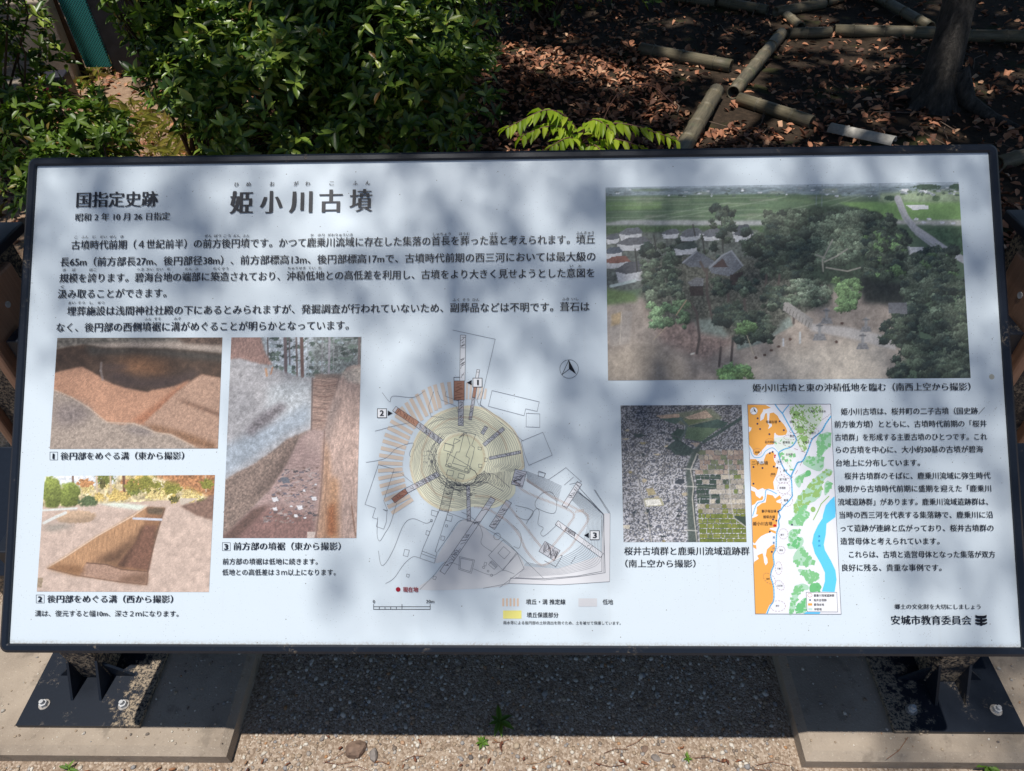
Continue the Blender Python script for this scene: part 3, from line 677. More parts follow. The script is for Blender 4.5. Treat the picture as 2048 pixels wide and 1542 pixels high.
for a, b_, c in (((-.75, -.2, 3.4), (-1.9, -1.0, 5.2), (-3.4, -2.2, 7.4)), ((-.2, .4, 2.4), (.6, .6, 4.4), (1.4, 1.6, 7.2)), ((-1.1, -.6, 4.6), (-1.6, .9, 6.2), (-2.6, 2.2, 7.8)), ((-1.1, -.6, 4.6), (-1.8, -2.4, 6.4), (-2.2, -3.7, 7.6)), ((-1.6, -1.1, 5.8), (-3.6, -1.6, 6.8), (-5.4, -1.0, 7.9)), ((-.75, -.2, 3.4), (.2, -1.6, 5.6), (.4, -2.9, 7.4)), ((-1.6, -1.1, 5.8), (-3.8, -3.0, 7.0), (-4.8, -3.6, 7.6))):
    tr.tube([a, tuple((Vector(a) + Vector(b_)) / 2 + Vector((r.uniform(-.2, .2), r.uniform(-.2, .2), .2))), b_, tuple((Vector(c) + Vector(b_)) / 2 + Vector((r.uniform(-.2, .2), r.uniform(-.2, .2), .1))), c], [.06, .05, .04, .028, .012], 9)
o = tr.build('trunk', M_bark, tree, True)
# crown: leaves grow where they let the measured amount of sun through
Y_ROWS = [340, 430, 520, 610, 700, 790, 880, 970, 1060, 1150, 1240]; X_COLS = [80, 240, 400, 560, 720, 880, 1040, 1200, 1360, 1520, 1680, 1840, 1980]
SUN_T = np.array([[.45, .55, .3, .5, .6, .3, .32, .25, .25, .3, .55, .3, .25], [.25, .28, .4, .6, .5, .15, .15, .15, .2, .2, .35, .3, .3], [.3, .3, .5, .35, .45, .12, .1, .15, .2, .25, .25, .2, .3], [.42, .3, .25, .65, .32, .3, .15, .3, .3, .3, .3, .25, .35],
                  [.65, .55, .6, .55, .35, .2, .45, .4, .35, .25, .25, .2, .3], [.9, .95, .9, .75, .6, .3, .55, .15, .15, .15, .45, .3, .35], [1, 1, 1, .9, .85, .6, .35, .12, .25, .7, .5, .35, .4], [1, 1, 1, 1, .9, .6, .35, .35, .9, .95, .8, .5, .5],
                  [1, 1, 1, 1, .9, .35, .35, .8, 1, 1, .95, .5, .55], [1, 1, 1, 1, .75, .15, .55, .9, 1, 1, .95, .75, .45], [1, 1, 1, 1, .9, .45, .85, 1, 1, 1, 1, .8, .5]])
def interp2(px, py):
    fx = np.interp(px, X_COLS, np.arange(len(X_COLS))); fy = np.interp(py, Y_ROWS, np.arange(len(Y_ROWS)))
    i0 = np.minimum(fx.astype(int), len(X_COLS) - 2); j0 = np.minimum(fy.astype(int), len(Y_ROWS) - 2); a = fx - i0; b_ = fy - j0
    return (SUN_T[j0, i0] * (1 - a) + SUN_T[j0, i0 + 1] * a) * (1 - b_) + (SUN_T[j0 + 1, i0] * (1 - a) + SUN_T[j0 + 1, i0 + 1] * a) * b_
SPOTS = []     # sun patches on the forest floor: x, y, radius, share of sun
def patch(px0, py0, px1, py1, rad, T_, n=6):
    for f in np.linspace(0, 1, n):
        g_ = ground(px0 + (px1 - px0) * f, py0 + (py1 - py0) * f); SPOTS.append((g_[0], g_[1], max(rad, .12), T_))
patch(990, 95, 1060, 118, .17, .97, 4); patch(1060, 122, 1245, 160, .22, .97, 8); patch(1250, 210, 1330, 225, .14, .3, 3)
patch(180, 165, 240, 230, .42, .97, 4); patch(230, 230, 360, 310, .4, .97, 5); patch(150, 300, 60, 320, .2, .4, 2)
patch(1480, 240, 1620, 280, .09, .45, 4); patch(1560, 262, 1640, 272, .12, .5, 3); patch(1690, 60, 1760, 62, .16, .7, 3); patch(1700, 90, 1740, 95, .1, .5, 2); patch(1520, 110, 1480, 160, .08, .45, 3); patch(1420, 200, 1380, 270, .09, .4, 4); patch(1560, 120, 1600, 125, .08, .4, 2)
patch(1850, 262, 1900, 270, .06, .3, 3); patch(1700, 180, 1800, 175, .07, .35, 4); patch(1900, 20, 1930, 70, .10, .55, 3); patch(1600, 20, 1660, 8, .09, .6, 3); patch(1500, 220, 1600, 240, .05, .5, 4)
SPOTS += [(2.54, 3.43, .11, .85), (2.56, 3.60, .09, .7), (-2.95, 4.15, .3, .6), (-3.15, 3.9, .2, .5)]
def land_T(x, y):
    s_, c_ = math.sin(TILT), math.cos(TILT)
    vv = (y - SUN_DY * PANEL_Z) / (c_ + SUN_DY * s_); uu = x - SUN_DX * (PANEL_Z + vv * s_)
    q = np.stack([uu, vv * c_, PANEL_Z + vv * s_], -1) - CAM
    d = q @ AX_F; px = 1024 + F_PX * (q @ AX_R) / d; py = 771 + F_PX * (q @ AX_D) / d
    on = (np.abs(uu) < 1.0) & (np.abs(vv) < .5)
    T = .08 + .92 * interp2(px, py)
    T_bg = np.full_like(x, .006)
    # big shrub, its top and the small shrubs catch scattered sun
    T_bg = np.maximum(T_bg, np.clip(.26 + 6.5 * (fbm(x * 3.2 + 60, y * 3.2 + 60, 15, 2) - .5), .03, .95) * np.exp(-(((x + .95) / .85) ** 2 + ((y - 2.75) / .75) ** 2) ** 2)); T_bg = np.maximum(T_bg, .85 * np.exp(-(((x + 1.85) / .35) ** 2 + ((y - 2.8) / .8) ** 2) ** 2)); T_bg = np.maximum(T_bg, .6 * np.exp(-(((x + 1.75) / .42) ** 2 + ((y - 1.85) / .32) ** 2) ** 2)); T_bg = np.maximum(T_bg, .35 * np.exp(-(((x + 2.4) / .5) ** 2 + ((y - 2.4) / .5) ** 2) ** 2))
    T_bg = np.maximum(T_bg, .9 * np.exp(-(((x - .28) / .36) ** 2 + ((y - 1.34) / .16) ** 2) ** 2))
    for sx, sy, sr, st_ in SPOTS: T_bg = np.maximum(T_bg, st_ * np.exp(-((x - sx) ** 2 + (y - sy) ** 2) ** 2 / sr ** 4))
    side = np.where(x < 0, np.where(y < .06, .97, .62), np.where(y < -.25, .5, .34))
    T = np.where(on, T, np.where((np.abs(x) < 1.7) & (y < .62), side, T_bg))
    return np.where((y < -.27) & (x < .8), 1.0, T)
r = np.random.default_rng(77)
CP, CL = [], []
def grow_leaves(x0, x1, y0, y1, size, od, area_f, mod):
    n = int(od * (x1 - x0) * (y1 - y0) / (size * size * area_f)); x = r.uniform(x0, x1, n); y = r.uniform(y0, y1, n)
    T = np.clip(land_T(x, y), .006, 1); D_ = -np.log(T) * (1 + mod * (fbm(x * 5 + 40, y * 5 + 40, 6, 3) - .5) * 2)
    k = r.random(n) < D_ / od; return x[k], y[k], np.full(k.sum(), size)
hx, hy, hs = grow_leaves(-1.7, 1.7, -.45, .62, .046, 2.0, .33, .15)
bx, by, bs = grow_leaves(-4.8, 5.6, .62, 7.2, .15, 5.1, .36, .3)
holes = np.column_stack([r.uniform(-2.4, 3.8, 120), r.uniform(1.2, 5.6, 120), r.uniform(.07, .13, 120)])
pole_spots = [ground(*q, .1)[:2] for q in ((1535, 95), (1522, 108), (1482, 160), (1500, 135), (1425, 192), (1410, 225), (1397, 255), (1386, 278), (1490, 196), (1508, 206), (1552, 216), (1572, 226), (1600, 236), (1695, 60), (1716, 62), (1742, 60), (1765, 62), (1590, 62), (1612, 60), (1642, 60), (1335, 110), (1382, 122), (1560, 22), (1576, 25), (1622, 12), (1642, 12), (1800, 25), (1836, 40), (1690, 270), (1750, 282), (1640, 280), (1580, 262), (1700, 95), (1730, 92), (1480, 130), (1450, 110))]
holes = np.vstack([holes, np.column_stack([np.array(pole_spots), r.uniform(.13, .165, len(pole_spots))])])
ok = np.ones(len(bx), bool)
for x, y, q in holes: ok &= np.hypot(bx - x, by - y) > q
bx, by, bs = bx[ok], by[ok], bs[ok]
ox = r.uniform(-10, 10, 22000); oy = r.uniform(.7, 14, 22000); ok = ~((np.abs(ox) < 5) & (oy < 7.2)); ox, oy = ox[ok], oy[ok]; os_ = np.full(len(ox), .34)  # coarse outer leaves, out of view, added to keep sky light off the background
x = np.concatenate([hx, bx, ox]); y = np.concatenate([hy, by, oy]); s_ = np.concatenate([hs, bs, os_]); n = len(x)
h = np.concatenate([r.uniform(6.8, 9.6, len(hx)), r.uniform(6.2, 9.0, len(bx)), r.uniform(5.5, 9.5, len(ox))])
# a leaf at height h stands on the sun's ray that lands at (x, y)
pos = np.column_stack([x - SUN_DX * h, y - SUN_DY * h, h])
N_ = np.column_stack([r.normal(0, .5, n), r.normal(0, .5, n), np.ones(n)]); a = r.uniform(0, 6.28, n); D = np.column_stack([np.cos(a), np.sin(a), -(N_[:, 0] * np.cos(a) + N_[:, 1] * np.sin(a))])
M_crown = leaf_mat('crown leaves', [(0, (.025, .06, .015)), (1, (.06, .12, .03))], .12, .5, .4)
leaves('crown', pos - np.array([2.5, 3.36, 0]), frames(D, N_), s_ * r.uniform(.8, 1.25, n), s_ * r.uniform(.5, .68, n), M_crown, tree)
print('crown leaves', n, len(hx), len(bx))
# ------------------------------------------------------------------ print on the board: lettering
fc = bpy.data.curves.new('type', 'FONT'); fc.fill_mode = 'NONE'; fc.resolution_u = 3
fo = bpy.data.objects.new('type', fc); COL.objects.link(fo)
def raw(s):
    fc.body = s
    dg = bpy.context.evaluated_depsgraph_get(); dg.update()
    me = bpy.data.meshes.new_from_object(fo.evaluated_get(dg))
    V = np.array([v.co[:2] for v in me.vertices]); E = [tuple(e.vertices) for e in me.edges]
    bpy.data.meshes.remove(me); return V, E
def loops_of(V, E):
    adj = {}
    for a, b_ in E: adj.setdefault(a, []).append(b_); adj.setdefault(b_, []).append(a)
    seen = set(); out = []
    for s in adj:
        if s in seen: continue
        lp = [s]; seen.add(s); cur = s
        while True:
            nx = [q for q in adj[cur] if q not in seen]
            if not nx: break
            cur = nx[0]; seen.add(cur); lp.append(cur)
        if len(lp) > 2: out.append(V[lp])
    return out
def area(p): x, y = p[:, 0], p[:, 1]; return 0.5 * np.sum(x * np.roll(y, -1) - y * np.roll(x, -1))
def inside(pt, poly):
    x, y = poly[:, 0], poly[:, 1]; x2, y2 = np.roll(x, -1), np.roll(y, -1)
    c = ((y > pt[1]) != (y2 > pt[1])) & (pt[0] < (x2 - x) * (pt[1] - y) / np.where(y2 == y, 1e-12, y2 - y) + x)
    return np.count_nonzero(c) % 2 == 1
wid = lambda s: np.ptp(raw(s)[0][:, 0])
EM = wid('国国') - wid('国'); MID = raw('国')[0][:, 1]; MID = 0.5 * (MID.min() + MID.max())
_adv = {}
def adv(ch):
    if ch == ' ': return 0.30 * EM
    if ord(ch) > 0x2000: return EM
    if ch not in _adv: _adv[ch] = (wid('国' + ch + '国') - wid('国国')) * 1.0
    return _adv[ch]
_gl = {}
def glyph(ch, ax, ay):
    key = (ch, ax, ay)
    if key in _gl: return _gl[key]
    V, E = raw(ch); V = V.copy()
    if len(V) == 0: _gl[key] = None; return None
    L = loops_of(V, E); out = []
    sg = 1 if sum(area(p) for p in L) > 0 else -1
    for p in L:
        if sg < 0: p = p[::-1]
        p = p[np.linalg.norm(p - np.roll(p, 1, 0), axis=1) > 1e-5]
        if len(p) < 3: continue
        e = np.roll(p, -1, 0) - p; e /= np.linalg.norm(e, axis=1)[:, None] + 1e-9
        nrm = np.stack([e[:, 1], -e[:, 0]], 1); nn = nrm + np.roll(nrm, 1, 0)
        nn /= np.maximum(np.linalg.norm(nn, axis=1)[:, None], 0.6)
        out.append(p + nn * np.array([ax * EM, ay * EM]))
    pts = np.concatenate(out); ed = []; k0 = 0
    for q_ in out: m_ = len(q_); ed += [(k0 + i, k0 + (i + 1) % m_) for i in range(m_)]; k0 += m_
    vo, _, fo_, *_r = delaunay_2d_cdt([Vector(q_) for q_ in pts], ed, [], 0, 1e-5, False)
    tv = np.array([list(q_) for q_ in vo]); ti = np.array([list(f_) for f_ in fo_], int)
    c = tv[ti].mean(1); wn_ = np.zeros(len(c), int)
    for q_ in out:                      # filled where the outline winds round
        x, y = q_[:, 0], q_[:, 1]; x2, y2 = np.roll(x, -1), np.roll(y, -1)
        cr = (x2 - x)[None] * (c[:, 1:2] - y[None]) - (c[:, 0:1] - x[None]) * (y2 - y)[None]
        wn_ += ((y[None] <= c[:, 1:2]) & (y2[None] > c[:, 1:2]) & (cr > 0)).sum(1) - ((y[None] > c[:, 1:2]) & (y2[None] <= c[:, 1:2]) & (cr < 0)).sum(1)
    flat, tris = [tv], [ti[wn_ > 0]]
    _gl[key] = (np.concatenate(flat), np.concatenate(tris)); return _gl[key]

class Lettering:
    def __init__(s): s.v = []; s.f = []; s.n = 0
    def line(s, text, x0, y0, x1, y1, em, ax=0.010, ay=-0.012):
        """text set so that its inked width runs from photo measurement (x0,y0) to (x1,y1)"""
        A, B = panel_uv(x0, y0), panel_uv(x1, y1); vm = 0.5 * (A[1] + B[1])
        mx = 0.5 * (x0 + x1); my = 0.5 * (y0 + y1)
        emv = abs(panel_uv(mx, my - em / 2)[1] - panel_uv(mx, my + em / 2)[1])
        pen = 0; P = []; T = []; n = 0
        for ch in text:
            if ch == ' ' or ch == '\u3000': pen += adv(ch); continue
            g = glyph(ch, ax, ay)
            if g is not None:
                P.append(g[0] + [pen, 0]); T.append(g[1] + n); n += len(g[0])
            pen += adv(ch)
        P = np.concatenate(P); T = np.concatenate(T)
        mn, mxx = P[:, 0].min(), P[:, 0].max()
        P = np.stack([A[0] + (P[:, 0] - mn) / (mxx - mn) * (B[0] - A[0]), vm + (P[:, 1] - MID) / EM * emv], 1)
        s.v.append(P); s.f.append(T + s.n); s.n += len(P)
    def at(s, text, cx, cy, em, w=None, **k):
        """short text centred on a photo measurement"""
        w = w if w else em * sum(0.92 if ord(c) > 0x2000 else 0.55 for c in text)
        s.line(text, cx - w / 2, cy, cx + w / 2, cy, em, **k)
    def build_each(s, name, color):
        V_, F_ = s.v, s.f; k = 0
        for v_, f_ in zip(V_, F_):
            s.v, s.f = [v_], [f_ - k]; s.build(name, color); k += len(v_)
    def build(s, name, color, h=0.0020):
        P = np.concatenate(s.v); V = np.column_stack([P, np.full(len(P), h)]); F = np.concatenate(s.f)
        a = V[F[:, 0]]; nz = (V[F[:, 1]] - a)[:, 0] * (V[F[:, 2]] - a)[:, 1] - (V[F[:, 1]] - a)[:, 1] * (V[F[:, 2]] - a)[:, 0]
        F[nz < 0] = F[nz < 0][:, ::-1]
        mt = bpy.data.materials.get(name + ' ink')
        if mt is None: mt, nt, b = new_mat(name + ' ink'); b.inputs['Base Color'].default_value = (*color, 1); b.inputs['Roughness'].default_value = 0.42
        o = fast_mesh(name, V, [F], mt, panel, smooth=False); return o
INK = (0.010, 0.013, 0.022)
BOLD = dict(ax=0.026, ay=-0.006); BODY = dict(ax=0.020, ay=0.000); TITLE = dict(ax=0.046, ay=-0.012); SMALL = dict(ax=0.010, ay=0.004)

t = Lettering()
for ch, cx in zip('姫小川古墳', (483.5, 543, 602, 662.5, 722.5)):
    t.at(ch, cx, 404.5 - (cx - 600) * 0.017, 50, 47 if ch not in '小' else 46, **TITLE)
t.build('title_text', INK); t = Lettering()
t.line('国指定史跡', 154, 401, 317, 399, 34, ax=0.038, ay=-0.008)
t.line('昭和 2 年 10 月 26 日指定', 152, 435, 341, 433.5, 17, **BOLD)
t.build('heading_text', INK); t = Lettering()
for s_, x in (('ひ', 474), ('め', 498), ('お', 545), ('が', 593), ('わ', 616), ('こ', 664), ('ふ', 711), ('ん', 736)):
    t.at(s_, x, 369.5 - (x - 474) * 0.012, 10, 9.5, **BODY)
t.build_each('title_reading', INK)

t = Lettering()
t.line('古墳時代前期（４世紀前半）の前方後円墳です。かつて鹿乗川流域に存在した集落の首長を葬った墓と考えられます。墳丘', 144, 490, 1190, 480, 20, **BODY)
t.line('長65m（前方部長27m、後円部径38m）、前方部標高13m、後円部標高17mで、古墳時代前期の西三河においては最大級の', 122, 522.5, 1191, 515.5, 20, **BODY)
t.line('規模を誇ります。碧海台地の端部に築造されており、沖積低地との高低差を利用し、古墳をより大きく見せようとした意図を', 120, 555.5, 1189, 548, 20, **BODY)
t.line('汲み取ることができます。', 117, 588, 334, 587, 20, **BODY)
t.line('埋葬施設は浅間神社社殿の下にあるとみられますが、発掘調査が行われていないため、副葬品などは不明です。葺石は', 135, 622, 1179, 614.5, 20, **BODY)
t.line('なく、後円部の西側墳裾に溝がめぐることが明らかとなっています。', 114, 655, 698, 651.5, 20, **BODY)
RB = [(475, 466, 'こ153 ふん171 じ190 だい208 ぜん227 き245 ぜん417 ぽう436 こう455 えん474 ふん493 か625 のり643 がわりゅういき681 しゅちょう884 ほうむ929 はか988 ふんきゅう1170'),
      (540.5, 532, 'き130 ぼ149 ほこ187 へき282 かい301 だい320 ち338 たん378 ぶ394 ちく434 ぞう451 ちゅうせき594 てい624 ち640 い1143 と1160'), (574, 566, 'く126'),
      (606.5, 598, 'まい145 そう164 し184 せつ203 ふく912 そう932 ひん952 ふき1131 いし1150'), (639.5, 632, 'ふん297 すそ316 みぞ356')]
for yl, yr, items in RB:
    for it in items.split():
        s_ = ''.join(c for c in it if not c.isdigit()); x = int(''.join(c for c in it if c.isdigit()))
        t.at(s_, x, yl + (yr - yl) * (x - 120) / 1070, 6.6, len(s_) * 7.2 - 0.5, **SMALL)
t.build('body_text', INK)

t = Lettering()
for s_, x0, x1, y in (('姫小川古墳は、桜井町の二子古墳（国史跡／', 1681, 1969, 822.5), ('前方後方墳）とともに、古墳時代前期の「桜井', 1668, 1972, 848), ('古墳群」を形成する主要古墳のひとつです。これ', 1669, 1973, 874),
        ('らの古墳を中心に、大小約30基の古墳が碧海', 1671, 1965, 899), ('台地上に分布しています。', 1671, 1839, 925.5), ('桜井古墳群のそばに、鹿乗川流域に弥生時代', 1688, 1980, 951.5),
        ('後期から古墳時代前期に盛期を迎えた「鹿乗川', 1675, 1981, 977), ('流域遺跡群」があります。鹿乗川流域遺跡群は、', 1675, 1975, 1003.5), ('当時の西三河を代表する集落跡で、鹿乗川に沿', 1678, 1985, 1029.5),
        ('って遺跡が連綿と広がっており、桜井古墳群の', 1680, 1986, 1056), ('造営母体と考えられています。', 1680, 1878, 1082), ('これらは、古墳と造営母体となった集落が双方', 1697, 1989, 1108.5), ('良好に残る、貴重な事例です。', 1683, 1882, 1135)):
    t.line(s_, x0, y + 0.4, x1, y - 0.4, 15, **BODY)
t.build('side_text', INK); t = Lettering()
t.line('郷土の文化財を大切にしましょう', 1788, 1213, 1960, 1213, 11.3, **BOLD)
t.line('安城市教育委員会', 1781, 1240, 1942, 1240, 20, ax=0.038, ay=-0.008)
t.build_each('signature_text', INK)

t = Lettering()
CAP = dict(ax=0.026, ay=-0.008)
t.line('後円部をめぐる溝（東から撮影）', 122, 912, 369, 911.5, 17, **CAP)
t.build_each('caption_text', INK); t = Lettering()
t.line('後円部をめぐる溝（西から撮影）', 95.5, 1198, 347, 1197.5, 17, **CAP)
t.line('溝は、復元すると幅10m、深さ２ｍになります。', 71, 1227, 358, 1226.5, 13.6, **SMALL)
t.build_each('caption_text', INK); t = Lettering()
t.line('前方部の墳裾（東から撮影）', 467.5, 1092.5, 682, 1092, 17.3, **CAP)
t.line('前方部の墳裾は低地に続きます。', 446, 1123, 636, 1122.5, 13.8, **SMALL)
t.line('低地との高低差は３ｍ以上になります。', 445, 1144.5, 672, 1144, 13.8, **SMALL)
t.build_each('caption_text', INK); t = Lettering()
t.line('姫小川古墳と東の沖積低地を臨む（南西上空から撮影）', 1504.5, 775.5, 1940, 774, 17.2, **CAP)
t.build_each('caption_text', INK); t = Lettering()
t.line('桜井古墳群と鹿乗川流域遺跡群', 1248, 1102, 1498.5, 1101.5, 17.6, **CAP)
t.line('（南上空から撮影）', 1250, 1127, 1391, 1126.5, 16.6, **CAP)
t.build_each('caption_text', INK); t = Lettering()
for s_, x, y in (('1', 108, 912), ('2', 81, 1197.5), ('3', 453, 1093), ('1', 956, 764.8), ('2', 764, 826), ('3', 1189.5, 1070)):
    t.at(s_, x, y, 15.5, 3.6 if s_ == '1' else 8.4, ax=-0.005 if s_ == '1' else 0.04, ay=0.0 if s_ == '1' else 0.02)
t.build_each('photo_number', INK); t = Lettering()
t.line('墳丘・溝 推定線', 1052, 1203.3, 1131, 1203, 11.2, ax=0.018, ay=0.008)
t.line('低地', 1205, 1203.6, 1226, 1203.4, 11.2, ax=0.018, ay=0.008)
t.line('墳丘保護部分', 1053.5, 1229.6, 1117, 1229.4, 11.2, ax=0.018, ay=0.008)
t.line('雨水等による後円部の土砂流出を防ぐため、土を被せて保護しています。', 1006.6, 1245.5, 1241, 1245, 7.4, **SMALL)
t.build_each('key_text', INK); t = Lettering()
t.at('0', 748.3, 1202.5, 9, 4.6, **SMALL); t.line('20m', 852.5, 1202.5, 869, 1202.3, 9, **SMALL)
t.build_each('scale_text', INK)
t = Lettering(); t.line('現在地', 806, 1179, 837, 1178.8, 11.2, ax=0.03, ay=0.012); t.build('location_text', (0.27, 0.008, 0.018))
# ------------------------------------------------------------------ print on the board: photographs (flat colour prints, one colour per mesh point)
M_photo = ink_mat('photo print', 0.4)
def H4(src, dst):
    A = []; B = []
    for (x, y), (u, v) in zip(src, dst):
        A += [[x, y, 1, 0, 0, 0, -u * x, -u * y], [0, 0, 0, x, y, 1, -v * x, -v * y]]; B += [u, v]
    return np.append(np.linalg.solve(np.array(A, float), np.array(B, float)), 1).reshape(3, 3)
class Picture:
    """a small picture; shapes are given in the coordinates of an enlarged view whose corners are `quad` (TL, TR, BR, BL)"""
    def __init__(s, name, corners_px, quad, w, h, base):
        s.name, s.corners, s.w, s.h = name, corners_px, w, h
        s.Hf = H4(quad, [(0, 0), (1, 0), (1, 1), (0, 1)]); Hi = np.linalg.inv(s.Hf)
        gx, gy = np.meshgrid((np.arange(w) + .5) / w, (np.arange(h) + .5) / h)
        q = np.stack([gx, gy, np.ones_like(gx)], -1) @ Hi.T
        s.X, s.Y = q[..., 0] / q[..., 2], q[..., 1] / q[..., 2]
        s.step = abs(s.X[0, 1] - s.X[0, 0])
        s.C = np.ones((h, w, 3)) * np.array(base, float)
    def n(s, scale, seed=0, oct=4, sx=1, sy=1): return fbm(s.X / scale / sx + 100, s.Y / scale / sy + 100, seed, oct)
    def mask(s, poly, soft=0.0, rough=0.0, seed=1):
        p = np.array(poly, float)
        X, Y = s.X, s.Y
        if rough: X = X + (s.n(18, seed) - .5) * rough * 2; Y = Y + (s.n(18, seed + 5) - .5) * rough * 2
        m_ = np.zeros(X.shape, bool); x2, y2 = np.roll(p[:, 0], -1), np.roll(p[:, 1], -1)
        for a, b_, c, d in zip(p[:, 0], p[:, 1], x2, y2):
            if b_ == d: continue
            m_ ^= ((b_ > Y) != (d > Y)) & (X < (c - a) * (Y - b_) / (d - b_) + a)
        m_ = m_.astype(float)
        if soft:
            k = max(1, int(round(soft / s.step)))
            for ax in (0, 1):
                for _ in range(2):
                    pad = np.pad(m_, [(k, k) if ax == i else (0, 0) for i in (0, 1)], 'edge')
                    cs = np.cumsum(pad, axis=ax); z = np.zeros_like(np.take(cs, [0], ax)); cs = np.concatenate([z, cs], ax)
                    L = m_.shape[ax]; m_ = (np.take(cs, np.arange(2 * k + 1, 2 * k + 1 + L), ax) - np.take(cs, np.arange(L), ax)) / (2 * k + 1)
        return m_
    def put(s, m_, col, a=1.0):
        col = np.asarray(col, float); m_ = (m_ * a)[..., None]
        s.C = s.C * (1 - m_) + col * m_
    def poly(s, pts, col, tex=0.0, scale=12, soft=0.0, rough=0.0, a=1.0, seed=3, sx=1, sy=1):
        c = np.ones_like(s.C) * np.array(col, float)
        if tex: c = c * (1 + (s.n(scale, seed, 4, sx, sy) - .5)[..., None] * 2 * tex)
        s.put(s.mask(pts, soft, rough, seed), c, a)
    def shade(s, pts, f, soft=20, rough=0): # darker / lighter printed area
        m_ = s.mask(pts, soft, rough)[..., None]; s.C = s.C * (1 - m_ * (1 - f))
    def blob(s, x, y, rx, ry, col, tex=0.3, scale=10, edge=0.5, seed=0, light=0.0):
        d = np.hypot((s.X - x) / rx, (s.Y - y) / ry) + (s.n(min(rx, ry) * 0.45, seed, 3) - .5) * edge * 2
        m_ = np.clip((1.05 - d) * 6, 0, 1)
        c = np.ones_like(s.C) * np.array(col, float) * (1 + (s.n(scale, seed + 3, 4) - .5)[..., None] * 2 * tex)
        if light: c = c * (1 + light * np.clip(-((s.X - x) / rx * 0.4 + (s.Y - y) / ry), -1, 1)[..., None])
        s.put(m_, c)
    def line(s, pts, wd, col, a=1.0):
        for (x0, y0), (x1, y1) in zip(pts[:-1], pts[1:]):
            L2 = (x1 - x0) ** 2 + (y1 - y0) ** 2 + 1e-9
            t_ = np.clip(((s.X - x0) * (x1 - x0) + (s.Y - y0) * (y1 - y0)) / L2, 0, 1)
            d = np.hypot(s.X - x0 - t_ * (x1 - x0), s.Y - y0 - t_ * (y1 - y0))
            s.put(np.clip((wd / 2 - d) / s.step + .5, 0, 1), col, a)
    def grain(s, amt, scale=4, seed=9): s.C = s.C * (1 + (s.n(scale, seed, 3) - .5)[..., None] * 2 * amt)
    def build(s, gain=1.0, label=None, name='printed_photo', lift=.012, grey=.14):
        c = [panel_uv(*p) for p in s.corners]
        gx, gy = np.meshgrid(np.linspace(0, 1, s.w), np.linspace(0, 1, s.h))
        Hc = H4([(0, 0), (1, 0), (1, 1), (0, 1)], c)
        q = np.stack([gx, gy, np.ones_like(gx)], -1) @ Hc.T
        V = np.stack([q[..., 0] / q[..., 2], q[..., 1] / q[..., 2], np.full_like(gx, 0.0006)], -1).reshape(-1, 3)
        i = np.arange(s.h * s.w).reshape(s.h, s.w)
        F = np.stack([i[1:, :-1], i[1:, 1:], i[:-1, 1:], i[:-1, :-1]], -1).reshape(-1, 4)
        o = fast_mesh(name, V, [F], M_photo, panel, smooth=False)
        col = lin(np.clip(s.C, 0, 255)).reshape(-1, 3) * gain
        col = col * (1 - grey) + grey * col.mean(1, keepdims=True) + lift
        at_ = o.data.color_attributes.new('ink', 'FLOAT_COLOR', 'POINT')
        at_.data.foreach_set('color', np.column_stack([np.clip(col, 0, 0.9), np.ones(len(col))]).astype(np.float32).ravel())
        if label: o['label'] = label
        return o

# 1: curved ditch dug in brown earth
p = Picture('ditch', [(115, 676), (445, 675), (436, 897), (100, 898)], [(283, 83), (1975, 75), (1928, 1215), (205, 1220)], 230, 156, (186, 140, 112))
p.poly([(200, 60), (2000, 60), (2000, 260), (200, 220)], (176, 160, 148), 0.12, 40)
p.poly([(200, 60), (2000, 60), (2000, 150), (1500, 120), (1050, 130), (600, 150), (420, 170), (200, 200)], (112, 106, 98), 0.45, 25, 12)
p.poly([(1450, 60), (2000, 60), (2000, 160), (1600, 140)], (108, 88, 76), 0.5, 18, 14)
p.poly([(240, 210), (400, 175), (560, 152), (760, 185), (1100, 190), (1400, 195), (1700, 215), (2000, 245), (2000, 500), (1760, 458), (1600, 548), (1340, 612), (1200, 640), (980, 600), (830, 548), (700, 470), (530, 380), (230, 450)], (82, 63, 50), 0.3, 45, 3, 4)
p.poly([(560, 155), (760, 185), (1400, 195), (2000, 245), (2000, 330), (1300, 265), (900, 250), (620, 260)], (74, 68, 62), 0.3, 25, 25)
p.poly([(900, 330), (1100, 270), (1400, 350), (1450, 440), (1180, 480), (900, 440)], (140, 98, 66), 0.25, 40, 60)
p.poly([(700, 470), (900, 420), (1150, 500), (1500, 470), (1740, 400), (1700, 480), (1600, 548), (1340, 612), (1200, 600), (980, 590)], (82, 66, 62), 0.2, 50, 40)
p.poly([(700, 350), (1000, 360), (1030, 390), (780, 420)], (86, 68, 62), 0.1, 40, 25)
p.poly([(230, 450), (530, 382), (700, 468), (740, 512), (830, 548), (980, 598), (1200, 640), (1260, 615), (1480, 580), (1640, 510), (1520, 660), (1350, 850), (1150, 960), (1060, 940), (870, 970), (700, 880), (560, 730), (430, 680), (200, 590)], (192, 142, 112), 0.12, 30, 3, 3)
p.poly([(1040, 930), (1300, 760), (1480, 620), (1640, 510), (1500, 690), (1220, 960), (1160, 960)], (170, 112, 80), 0.2, 25, 22)
p.line([(735, 340), (730, 420), (748, 510)], 24, (150, 140, 140), 0.55)
p.poly([(2000, 505), (1760, 460), (1660, 520), (1520, 620), (1350, 780), (1170, 950), (1250, 1060), (1440, 1065), (1640, 1170), (1820, 1230), (2000, 1240)], (178, 142, 120), 0.14, 22, 3, 3)
p.poly([(1500, 700), (1700, 760), (1950, 850), (1950, 890), (1720, 800), (1600, 760)], (120, 88, 70), 0.2, 20, 14)
